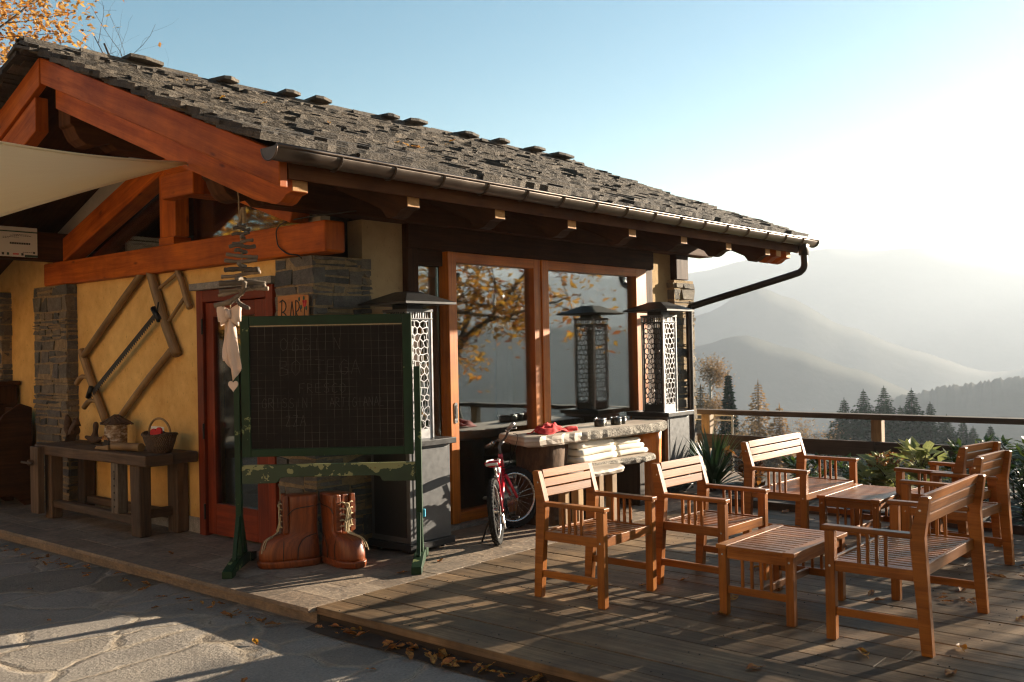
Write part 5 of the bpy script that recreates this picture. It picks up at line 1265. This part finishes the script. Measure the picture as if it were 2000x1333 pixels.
# ------------------------------------------------------------------ plants in the bed
def yucca(label, loc, n, L, seed):
    t = thing('yucca', label, 'yucca', loc); rr = random.Random(seed); m = MB()
    for i in range(n):
        a = rr.uniform(0, 6.283); el = rr.uniform(.15, 1.45) if i > n // 3 else rr.uniform(1.0, 1.5); l = L * rr.uniform(.7, 1.05); w = rr.uniform(.022, .034)
        d = V((math.cos(a), math.sin(a), 0)); sd = V((-d.y, d.x, 0)); pts = []; b = len(m.v); k = 6; t_ = rr.random()
        for j in range(k + 1):
            f = j / k; ee = el - .35 * f * f * (1.4 - el * .8)
            p = d * (l * f * math.cos(ee) + .02) + V((0, 0, .02 + l * f * math.sin(ee))); ww = w * (1 - f ** 2.2) * (.6 + .8 * min(1, f * 3)) * .6
            up = V((0, 0, 1)) * .35 * ww; m.v += [p - sd * ww + up, p, p + sd * ww + up]
        for j in range(k):
            q = b + j * 3; m.face([q, q + 1, q + 4, q + 3], [(0, 0)] * 4, t_); m.face([q + 1, q + 2, q + 5, q + 4], [(0, 0)] * 4, t_)
    m.build('blades', 'yuccaleaf', t, smooth=True); m = MB(); m.tube([(0, 0, -.1), (0, 0, .1)], [.05, .03], 8); m.build('stem', 'trunkbark', t); return t
yucca('spiky dark green yucca growing beside the far patio heater', (9.75, 5.40, .0), 110, .72, 3)
yucca('dark spiky yucca drooping over the deck behind the far armchairs', (9.55, 2.0, .0), 80, .62, 4)
def shrub(label, cat, loc, w, h, nl, leaf, mat, seed, droop=0., asp=.45, name='shrub', stems=9):
    t = thing(name, label, cat, loc); rr = random.Random(seed); m = MB(); st = MB(); tips = []
    for i in range(stems):
        a = rr.uniform(0, 6.283); r = w * math.sqrt(rr.random()); p1 = V((r * math.cos(a), r * math.sin(a), h * rr.uniform(.55, 1.0)))
        P_ = [V((.08 * math.cos(a), .08 * math.sin(a), -.05)), p1 * .5 + V((rr.uniform(-.05, .05), rr.uniform(-.05, .05), .03)), p1]; pts = curve(P_, 4); st.tube(pts, [.010 - .007 * k / (len(pts) - 1) for k in range(len(pts))], 5); tips.append(pts)
    for i in range(nl):
        pts = rr.choice(tips); f = min(.999, rr.random() ** .6); q = f * (len(pts) - 1); k = int(q); p = pts[k].lerp(pts[k + 1], q - k)
        a = rr.uniform(0, 6.283); el = rr.uniform(-.3, .9) - droop; d = V((math.cos(a) * math.cos(el), math.sin(a) * math.cos(el), math.sin(el)))
        l = leaf * rr.uniform(.6, 1.2); m.leaf(p + d * l * .15, d, V((rr.uniform(-.4, .4), rr.uniform(-.4, .4), 1)), l, l * asp * rr.uniform(.8, 1.2), rr.random(), rr.uniform(.05, .3))
    m.build('foliage', mat, t, smooth=True); st.build('stem', 'trunkbark', t, smooth=True); return t
shrub('rust-brown withering shrub between the yucca and the glaring loveseat', 'shrub', (9.95, 4.95, .02), .42, .42, 420, .10, 'leaf_rust', 11)
shrub('low bushy green plant behind the arm of the glaring loveseat', 'shrub', (10.0, 4.35, .02), .42, .40, 460, .10, 'leaf_green', 12)
shrub('small green bush with speckled leaves right below the railing post', 'shrub', (10.3, 3.95, .02), .38, .36, 380, .10, 'leaf_green', 13)
hy = shrub('drab hydrangea with withered brown flower heads beside the low table', 'hydrangea', (10.0, 3.5, .02), .34, .42, 200, .17, 'leaf_pale', 14, asp=.62, name='hydrangea')
rr = random.Random(9)
for i in range(6):
    a = rr.uniform(0, 6.28); c = V((.28 * math.cos(a) * rr.random() ** .5, .28 * math.sin(a) * rr.random() ** .5, .40 + rr.uniform(-.05, .05))); m = MB()
    for k in range(90):
        d = V((rr.gauss(0, 1), rr.gauss(0, 1), rr.gauss(0, .8))).normalized(); m.leaf(c + d * .05, d, V((rr.gauss(0, 1), rr.gauss(0, 1), 1)), .024, .022, rr.random())
    m.build('flower_head', 'leaf_rust', hy)
shrub('tall hydrangea with broad pale yellow-green leaves catching the sun', 'hydrangea', (9.75, 3.08, .02), .20, .60, 120, .19, 'leaf_pale', 15, asp=.62, name='hydrangea', stems=6)
shrub('glossy dark green shrub behind the pale hydrangea', 'shrub', (10.05, 2.70, .02), .36, .66, 640, .105, 'leaf_green', 16, asp=.36)
shrub('tall glossy shrub rising behind the far armchair backs', 'shrub', (9.75, 2.15, .02), .40, .72, 800, .11, 'leaf_green', 17, asp=.36)
shrub('dense glossy shrub spreading over the deck edge at the picture margin', 'shrub', (9.5, 1.55, .02), .45, .62, 800, .11, 'leaf_green', 18, asp=.38)
shrub('leggy dark shrub close to the railing beyond the armchairs', 'shrub', (10.9, 2.5, .0), .4, .5, 420, .10, 'leaf_green', 19)

# ------------------------------------------------------------------ trees
def tree(name, label, loc, H_, R_, trunk_r, nleaf, leaf, mat, seed, low=.3, bark='trunkbark', group=None, lean=(0, 0), depth=4, spread=.75, clump=.35, twig=True, cat='tree', asp=.55, tf=.62, minz=-9.):
    rr = random.Random(seed); t = thing(name, label, cat, loc, 0, group); tr = MB(); br = MB(); ends = []
    def grow(p, d, L, r, lev):
        n = 4; pts = [p]; 
        for i in range(n):
            d = (d + V((rr.gauss(0, .13), rr.gauss(0, .13), rr.gauss(0, .08) + (.03 if lev < 2 else -.02)))).normalized(); p = p + d * L / n; pts.append(p)
        rs_ = [r * (1 - .45 * i / n) for i in range(n + 1)]
        (tr if lev == 0 else br).tube(pts, rs_, 9 if lev == 0 else (6 if lev < 3 else 4), wob=.06 if lev < 2 else 0)
        if lev >= 2:
            for q in pts[1:]: ends.append((q, d, lev))
        if lev >= depth: return
        k = (6 if lev == 0 else 4 if lev == 1 else 3)
        for i in range(k):
            f = rr.uniform(low if lev == 0 else .25, 1.0); q = f * n; j = min(n - 1, int(q)); s0 = pts[j].lerp(pts[j + 1], q - j)
            a = rr.uniform(0, 6.283); o_ = d.orthogonal().normalized(); o2 = d.cross(o_)
            nd = (d * (1 - spread) + (o_ * math.cos(a) + o2 * math.sin(a)) * spread + V((0, 0, .12))).normalized()
            grow(s0, nd, L * rr.uniform(.55, .78) if lev else R_ * rr.uniform(.75, 1.05), rs_[j] * rr.uniform(.42, .62), lev + 1)
    grow(V((0, 0, -.3)), V((lean[0], lean[1], 1)).normalized(), H_ * tf, trunk_r, 0)
    tr.build('trunk', bark, t, smooth=True); br.build('branches', bark, t, smooth=True)
    m = MB()
    for i in range(nleaf):
        q, d, lev = rr.choice(ends); p = q + V((rr.gauss(0, clump), rr.gauss(0, clump), rr.gauss(0, clump) - clump * .2)) * .55
        if p.z < minz: continue
        a = rr.uniform(0, 6.283); dd = V((math.cos(a), math.sin(a), rr.uniform(-1.1, .25))); l = leaf * rr.uniform(.6, 1.25)
        m.leaf(p, dd, V((rr.gauss(0, .6), rr.gauss(0, .6), 1)), l, l * asp, min(1, max(0, rr.gauss(.5, .28))), rr.uniform(0, .3))
    m.build('crown', mat, t); return t
shade = tree('walnut_tree', 'golden-leaved tree whose branches are mirrored in the sliding doors', (17.4, -4.0, -.6), 9.5, 3.5, .22, 5600, .19, 'leaf_yellow', 5, low=.22, lean=(.03, .06), depth=3, clump=.5)
tree('oak_tree', 'russet tree showing above the ridge of the roof', (6.75, 16.6, -.15), 12.5, 2.7, .2, 24000, .115, 'leaf_orange', 8, low=.3, depth=3, clump=.45)
tree('bare_tree', 'nearly bare twiggy tree peeping over the roof ridge', (8.35, 16.2, -.15), 10.3, 1.9, .09, 40, .12, 'leaf_orange', 4, low=.4, depth=4, spread=.6, clump=.3)
tree('oak_tree', 'yellow tree mirrored in the small gable window', (-2.2, 18.6, -.1), 8.0, 3.4, .2, 8000, .26, 'leaf_yellow', 9, low=.2, depth=3, clump=.6)
fh = thing('reflector', 'plastered farmhouse across the yard, added out of view to bounce warm light on the gable', 'building', (-9.5, 8, -.12))  # unseen house added to bounce warm sun on the gable and block sky
m = MB(); m.box(-13, -7.2, -4, 22, -.2, 5.6); m.prism([(-13, 5.6), (-7.2, 5.6), (-10.1, 7.4)], (0, -3.9, 0), (1, 0, 0), (0, 0, 1), -25.8); m.build('wall', 'bounceplaster', fh, world=True)
m = MB()
for sx in (1, -1): m.prism([(-10.1, 7.62), (-10.1 + sx * 3.7, 5.32), (-10.1 + sx * 3.7, 5.15), (-10.1, 7.44)], (0, -4.8, 0), (1, 0, 0), (0, 0, 1), -27.6)
m.build('roof', 'slate', fh, world=True)
for y in (-1, 3, 7, 11, 15, 19):
    for z in (1.0, 3.6):
        m = MB(); m.box(-7.22, -7.15, y - .55, y + .55, z - .05, z); m.box(-7.22, -7.16, y - .55, y - .47, z, z + 1.3); m.box(-7.22, -7.16, y + .47, y + .55, z, z + 1.3); m.box(-7.22, -7.16, y - .47, y + .47, z + 1.22, z + 1.3); m.box(-7.22, -7.17, y - .04, y + .04, z, z + 1.22)
        w = m.build('window', 'oakframe', fh, world=True); m = MB(); m.box(-7.198, -7.19, y - .47, y + .47, z, z + 1.22); m.build('pane', 'doorglass', w, world=True)
for x, y, s_, lab in ((-3.2, -7.5, 1.0, 'added sky-blocking golden tree behind the viewpoint at the corner of the paved yard'), (3.5, -11.5, 1.1, 'added sky-blocking golden tree standing back from the open end of the deck'), (9.5, -12.0, .95, 'added sky-blocking golden tree on the slope past the open end of the deck')):  # unseen trees added to cut skylight on the yard and deck
    c = copy_tree(bpy.data.objects['oak_tree']); c.location = (x, y, -.2); c.rotation_euler = (0, 0, x); c.scale = (s_,) * 3; c['label'] = lab
tree('sky_block_tree', 'tall unseen tree added so its golden crown blocks the sky over the open yard', (-2.6, -2.6, -.15), 13.0, 5.4, .32, 17000, .34, 'leaf_yellow', 19, low=.6, depth=3, clump=.7, spread=.72, minz=4.6)  # unseen crown added overhead to keep zenith skylight off the deck
vg = 'trees beyond the railing'
def gz_(x, y): return gh(x, y) - .2
for name, label, x, y, top, R_, nl, leaf, mat, seed in (
    ('birch_tree', 'pale feathery birch rising highest beside the house corner', 53.6, 29.6, .5, 0.8, 6000, .15, 'leaf_larch', 31),
    ):
    z0 = gz_(x, y); h_ = top - z0; tree(name, label, (x, y, z0), h_ * 1.12, R_, .12, nl, leaf, mat, seed, low=.25, bark='birchbark', group=vg, depth=3, clump=.7, spread=.5, tf=.93, asp=.7)
for label, x, y, top, seed in (('leafless grey bush halfway between the birches and the firs', 57.5, 25.0, -2.8, 41), ('leafless grey bush nearest the fir group', 58.4, 24.0, -3.0, 42), ('low leafless thicket next to the golden birches', 56.9, 25.7, -3.4, 43)):
    z0 = gz_(x, y); tree('bare_bush', label, (x, y, z0), (top - z0) * 1.15, 1.5, .07, 30, .15, 'leaf_larch', seed, low=.15, bark='trunkbark', group=vg, depth=4, spread=.6, clump=.3, cat='bush', tf=.7)
def fir(label, x, y, top, seed, rad_k=.19, mat='needle', name='fir_tree', cat='fir tree', bark='trunkbark', lk=1.):
    z0 = gz_(x, y); h = top - z0; rr = random.Random(seed); t = thing(name, label, cat, (x, y, z0), rr.uniform(0, 6), vg)
    m = MB(); m.tube([(0, 0, -.3), (0, 0, h * .5), (0, 0, h)], [h * .014, h * .008, .02], 7); m.build('trunk', bark, t)
    m = MB(); z = h * .06
    while z < h:
        f = 1 - z / h; rl_ = h * rad_k * f * rr.uniform(.72, 1.15) + .05; k = max(5, int(6 + 10 * f)); a0 = rr.random() * 6.28
        for i in range(k):
            a = a0 + 6.283 * i / k + rr.uniform(-.25, .25); L = rl_ * rr.uniform(.65, 1.15); d = V((math.cos(a), math.sin(a), 0)); sd = V((-d.y, d.x, 0)); nseg = max(3, int(L / .22))
            for j in range(nseg):
                fj = (j + .5) / nseg; p = d * L * fj + V((0, 0, z - .38 * L * fj + .22 * L * fj ** 2.5)); wl = (.16 + .42 * L * (1 - fj) * .6) * rr.uniform(.7, 1.2)
                for sg in (1, -1):
                    dd = (sd * sg + d * .75 + V((0, 0, rr.uniform(-.35, -.02)))).normalized(); m.leaf(p, dd, V((rr.gauss(0, 1), rr.gauss(0, 1), rr.gauss(0, .5))), (wl * 1.5 + .3) * (.35 + .65 * f) * lk, (.36 + wl * .4) * (.4 + .6 * f) * lk, rr.random(), .1)
            m.leaf(d * L * .85 + V((0, 0, z - .26 * L)), d + V((0, 0, -.1)), V((rr.gauss(0, 1), rr.gauss(0, 1), .2)), .2 + L * .2, .12 + .14 * f, rr.random(), .1)
        z += h * .010 + .06 + .08 * f
    m.leaf((0, 0, h - .5), (0, 0, 1), (1, 0, 0), .8, .12); m.leaf((0, 0, h - .5), (0, 0, 1), (0, 1, 0), .8, .12)
    m.build('crown', mat, t); return t
fir('slim dark fir between the birches by the house corner', 54.4, 28.9, -.25, 51, .15)
fir('small dark fir peeking out behind the russet tree by the house', 54.6, 31.6, -.35, 52, .15)
for lab, x, y, top, sd, R_, lf in (('tangled tan thicket at the foot of the russet larch', 51.0, 28.6, -3.3, 91, 1.6, 3200), ('tangled tan thicket below the golden larch', 54.6, 27.6, -3.6, 92, 1.7, 3200), ('thin brownish thicket spreading towards the leafless bushes', 56.6, 26.0, -4.0, 93, 1.6, 2400)):
    z0 = gz_(x, y); tree('hazel_thicket', lab, (x, y, z0), (top - z0) * 1.1, R_, .09, lf, .16, 'leaf_larch', sd, low=.1, group=vg, depth=3, clump=.6, spread=.6, tf=.8, cat='bush')
for lab, x, y, top, sd, rk in (('russet feathery larch close to the house corner', 52.2, 29.6, -.9, 81, .34), ('golden larch standing alone beside the leafless bushes', 55.4, 27.4, -.8, 82, .36), ('smaller golden larch leaning against the larger golden one', 56.2, 26.4, -2.3, 83, .32)):
    fir(lab, x, y, top, sd, rk, 'leaf_larch', 'larch_tree', 'larch', 'trunkbark', .52)
for i, (x, y, top, lab) in enumerate(((103.2, 41.0, -4.6, 'first fir of the dark group, next to the bare bushes'), (104.6, 39.4, -3.7, 'second fir of the dark group, touching the first'), (106.0, 37.7, -3.4, 'fir right above the railing post, tallest of its neighbours'), (107.2, 36.4, -5.6, 'short fir wedged between two taller ones behind the railing post'), (107.9, 35.4, -3.7, 'tall pointed fir in the middle of the dark group'), (109.2, 33.9, -5.2, 'broad fir on the open side of the tallest middle one'), (110.5, 32.6, -6.6, 'lower fir near the tail of the dark group'), (111.4, 31.2, -7.2, 'last fir but one at the tail of the dark group'), (112.2, 30.4, -7.9, 'small fir ending the dark group'), (113.6, 29.0, -7.9, 'little lone fir apart from the dark group'), (107.0, 41.2, -6.2, 'half hidden fir filling the gap at the start of the dark group'), (109.3, 38.2, -6.0, 'half hidden fir behind the railing post, darker than its neighbours'), (111.8, 35.6, -6.6, 'half hidden fir behind the tall middle one'), (113.6, 33.2, -8.0, 'half hidden fir behind the lower tail of the dark group'), (117.0, 26.4, -10.6, 'tiny fir top just showing over the shrubs by the armchairs'))):
    fir(lab, x, y, top, 60 + i, .56 if i < 12 else .34)

# ------------------------------------------------------------------ fallen leaves
protos = []
for q in range(6):
    rr = random.Random(200 + q); m = MB(); L, w = 1.0, rr.uniform(.42, .62); nu, nv = 7, 4; cu, cv = rr.uniform(-.5, .9), rr.uniform(.3, 1.1)
    for i in range(nu + 1):
        f = i / nu; ww = w * math.sin(math.pi * min(1, f * .96 + .03)) ** .75 * (1 + rr.uniform(-.14, .14))
        for j in range(nv + 1):
            g_ = j / nv * 2 - 1; m.v.append(V((f - .5, g_ * ww / 2, .03 + cv * .28 * g_ * g_ * ww + cu * .22 * (f - .5) ** 2 + .05 * math.sin(f * 9 + q) * g_ + rr.uniform(-.015, .015))))
    for i in range(nu):
        for j in range(nv): a = i * (nv + 1) + j; m.face([a, a + nv + 1, a + nv + 2, a + 1], [(i / nu, j / nv)] * 4, rr.random())
    m.tube([(-.5, 0, .03), (-.62, .03, .06), (-.72, .02, .03)], .012, 4); protos.append(m)
def leafset(mat):
    out = []
    for p in protos:
        o = p.build('fallen_leaf', mat, smooth=True); out.append(o.data); bpy.data.objects.remove(o)
    return out
LD, LO, LYs = leafset('leaf_dry'), leafset('leaf_orange'), leafset('leaf_yellow')
rl2 = random.Random(404)
def drop(x, y, z, s_, meshes, label, group, tilt=.25):
    o = bpy.data.objects.new('fallen_leaf', rl2.choice(meshes)); COL.objects.link(o); o.location = (x, y, z); o.scale = (s_,) * 3
    o.rotation_euler = (rl2.uniform(-tilt, tilt), rl2.uniform(-tilt, tilt), rl2.uniform(0, 6.28)); tag(o, label, 'leaf', group)
for i in range(80):
    x = 4.1 + 4.8 * rl2.random() ** .8; y = 4.6 - 5.2 * rl2.random() ** .75
    if x < 5.2 and rl2.random() < .5: continue
    drop(x, y, .006, rl2.uniform(.075, .135), LD if rl2.random() < .7 else LYs, 'curled brown fallen leaf lying on the grey deck boards', 'fallen leaves on the deck')
for x, y in ((6.45, 1.95), (6.5, 1.85), (6.38, 1.9), (6.55, 1.98), (6.42, 1.78), (7.7, 1.75), (7.75, 1.68), (7.62, 1.7), (7.85, 1.72), (6.3, 2.35), (6.15, 2.25)): drop(x, y, .008, rl2.uniform(.06, .09), LD, 'curled brown fallen leaf lying on the grey deck boards', 'fallen leaves on the deck')
for i in range(70):
    y = 5.0 - 3.2 * rl2.random(); drop(3.87 + rl2.uniform(-.06, .06), y, -.095 + rl2.random() * .02, rl2.uniform(.05, .105), LO if rl2.random() < .45 else LD, 'crisp fallen leaf caught in the soil strip beside the deck', 'fallen leaves in the soil strip', .5)
for i in range(75):
    y = 5.1 + 5.5 * rl2.random(); drop(3.80 + rl2.uniform(-.09, .05) - .12 * rl2.random() ** 3, y, -.105, rl2.uniform(.04, .085), LD if rl2.random() < .8 else LO, 'dry fallen leaf lodged along the foot of the tiled terrace', 'fallen leaves along the terrace edge', .4)
for x, y in ((3.45, 5.05), (2.9, 6.6), (3.2, 7.6), (2.6, 8.1), (3.0, 4.5), (3.55, 4.1), (2.4, 7.2), (3.3, 8.9), (2.8, 9.3), (3.5, 6.3), (2.2, 6.0)): drop(x, y, -.108, rl2.uniform(.05, .09), LYs if x == 3.45 else LD, 'dry fallen leaf lying out on the flagstone paving', 'fallen leaves on the paving')
for x, y in ((4.55, 6.1), (4.25, 7.4), (4.9, 5.3), (5.35, 5.35)): drop(x, y, .006, rl2.uniform(.05, .08), LD, 'dry fallen leaf lying on the terrace tiles', 'fallen leaves on the tiles')
for x, y in ((5.35, 5.75), (5.42, 5.72), (5.50, 5.69), (5.58, 5.7)): drop(x, y, zr(y) + .14, rl2.uniform(.07, .1), LO, 'reddish fallen leaf in the small cluster on the roof slates', 'leaf cluster on the roof', .4)
for x, y in ((4.3, 6.6), (4.9, 6.9), (4.6, 7.6), (5.1, 6.3), (6.8, 6.6), (7.5, 7.2)): drop(x, y, zr(y) + .14, rl2.uniform(.05, .08), LYs, 'single pale fallen leaf resting on the roof slates', 'stray leaves on the roof', .4)
SUN_E, SKY_E, EXPO, HAZE = 5.0, .05, 2.2, .00028
# ------------------------------------------------------------------ camera, light, air
cam = bpy.data.cameras.new('camera'); co = bpy.data.objects.new('camera', cam); COL.objects.link(co); SC.camera = co
yaw, pit, rol = rad(40.52), rad(.4255), rad(-1.11)
f = V((math.cos(pit) * math.cos(yaw), math.cos(pit) * math.sin(yaw), math.sin(pit))); r = V((math.sin(yaw), -math.cos(yaw), 0)); u = r.cross(f)
r2 = r * math.cos(rol) + u * math.sin(rol); u2 = -r * math.sin(rol) + u * math.cos(rol)
M = Matrix((r2, u2, -f)).transposed().to_4x4(); M.translation = (0, 0, 1.65); co.matrix_world = M
cam.sensor_width = 36; cam.sensor_fit = 'HORIZONTAL'; cam.lens = 1891 * 36 / 2000; cam.clip_start = .05; cam.clip_end = 20000
cam.dof.use_dof = True; cam.dof.focus_distance = 7.6; cam.dof.aperture_fstop = 3.2
AZ, EL = rad(-17), rad(13)
sdir = V((math.cos(EL) * math.cos(AZ), math.cos(EL) * math.sin(AZ), math.sin(EL)))
sun = bpy.data.lights.new('sun', 'SUN'); so_ = bpy.data.objects.new('sun', sun); COL.objects.link(so_)
sun.energy = SUN_E; sun.angle = rad(.6); sun.color = (1.0, .85, .66); so_.rotation_euler = sdir.to_track_quat('Z', 'Y').to_euler()
W = bpy.data.worlds.new('World'); SC.world = W; W.use_nodes = True; nt = W.node_tree; bg = nt.nodes['Background']
sky = nt.nodes.new('ShaderNodeTexSky'); sky.sky_type = 'NISHITA'; sky.sun_disc = False; sky.sun_elevation = EL; sky.sun_rotation = math.pi / 2 - AZ
sky.altitude = 900; sky.air_density = 1.0; sky.dust_density = .6; sky.ozone_density = 1.0
hs = nt.nodes.new('ShaderNodeHueSaturation'); hs.inputs['Hue'].default_value = .495; hs.inputs['Saturation'].default_value = 1.45; nt.links.new(sky.outputs[0], hs.inputs['Color']); tm = nt.nodes.new('ShaderNodeMix'); tm.data_type = 'RGBA'; tm.blend_type = 'MULTIPLY'; tm.inputs[0].default_value = 1; tm.inputs[7].default_value = (1.02, .90, .745, 1); nt.links.new(hs.outputs[0], tm.inputs[6]); nt.links.new(tm.outputs[2], bg.inputs[0]); bg.inputs[1].default_value = SKY_E
if HAZE:
    zt = 0
    for o in bpy.data.objects:
        if o.type == 'MESH' and o.name.endswith(('_hills', 'hill', 'spur')): zt = max(zt, max(v.co.z for v in o.data.vertices))
    zb = min(min(v.co.z for v in o.data.vertices) for o in bpy.data.objects if o.type == 'MESH' and o.get('kind') == 'structure')
    m = MB(); m.box(-2700, 2700, -2700, 2700, zb - 1.0, zt + 3.0); hz = NT('air'); pv = hz.n('VolumePrincipled', Density=HAZE, Anisotropy=.35)
    pv.inputs['Color'].default_value = (.60, .675, .77, 1); hz.t.nodes.remove(hz.b); hz.t.links.new(pv.outputs[0], hz.out.inputs['Volume'])
    hb_ = m.build('haze', 'air'); hb_['kind'] = 'stuff'
SC.view_settings.view_transform = 'Standard'; SC.view_settings.look = 'None'; SC.view_settings.exposure = EXPO; SC.view_settings.gamma = 1
C = SC.cycles; C.use_denoising = True; C.max_bounces = 8; C.diffuse_bounces = 4; C.glossy_bounces = 4; C.transparent_max_bounces = 12; C.transmission_bounces = 4; C.volume_bounces = 1
C.filter_width = 1.2; C.sample_clamp_indirect = 6; C.caustics_reflective = False; C.caustics_refractive = False
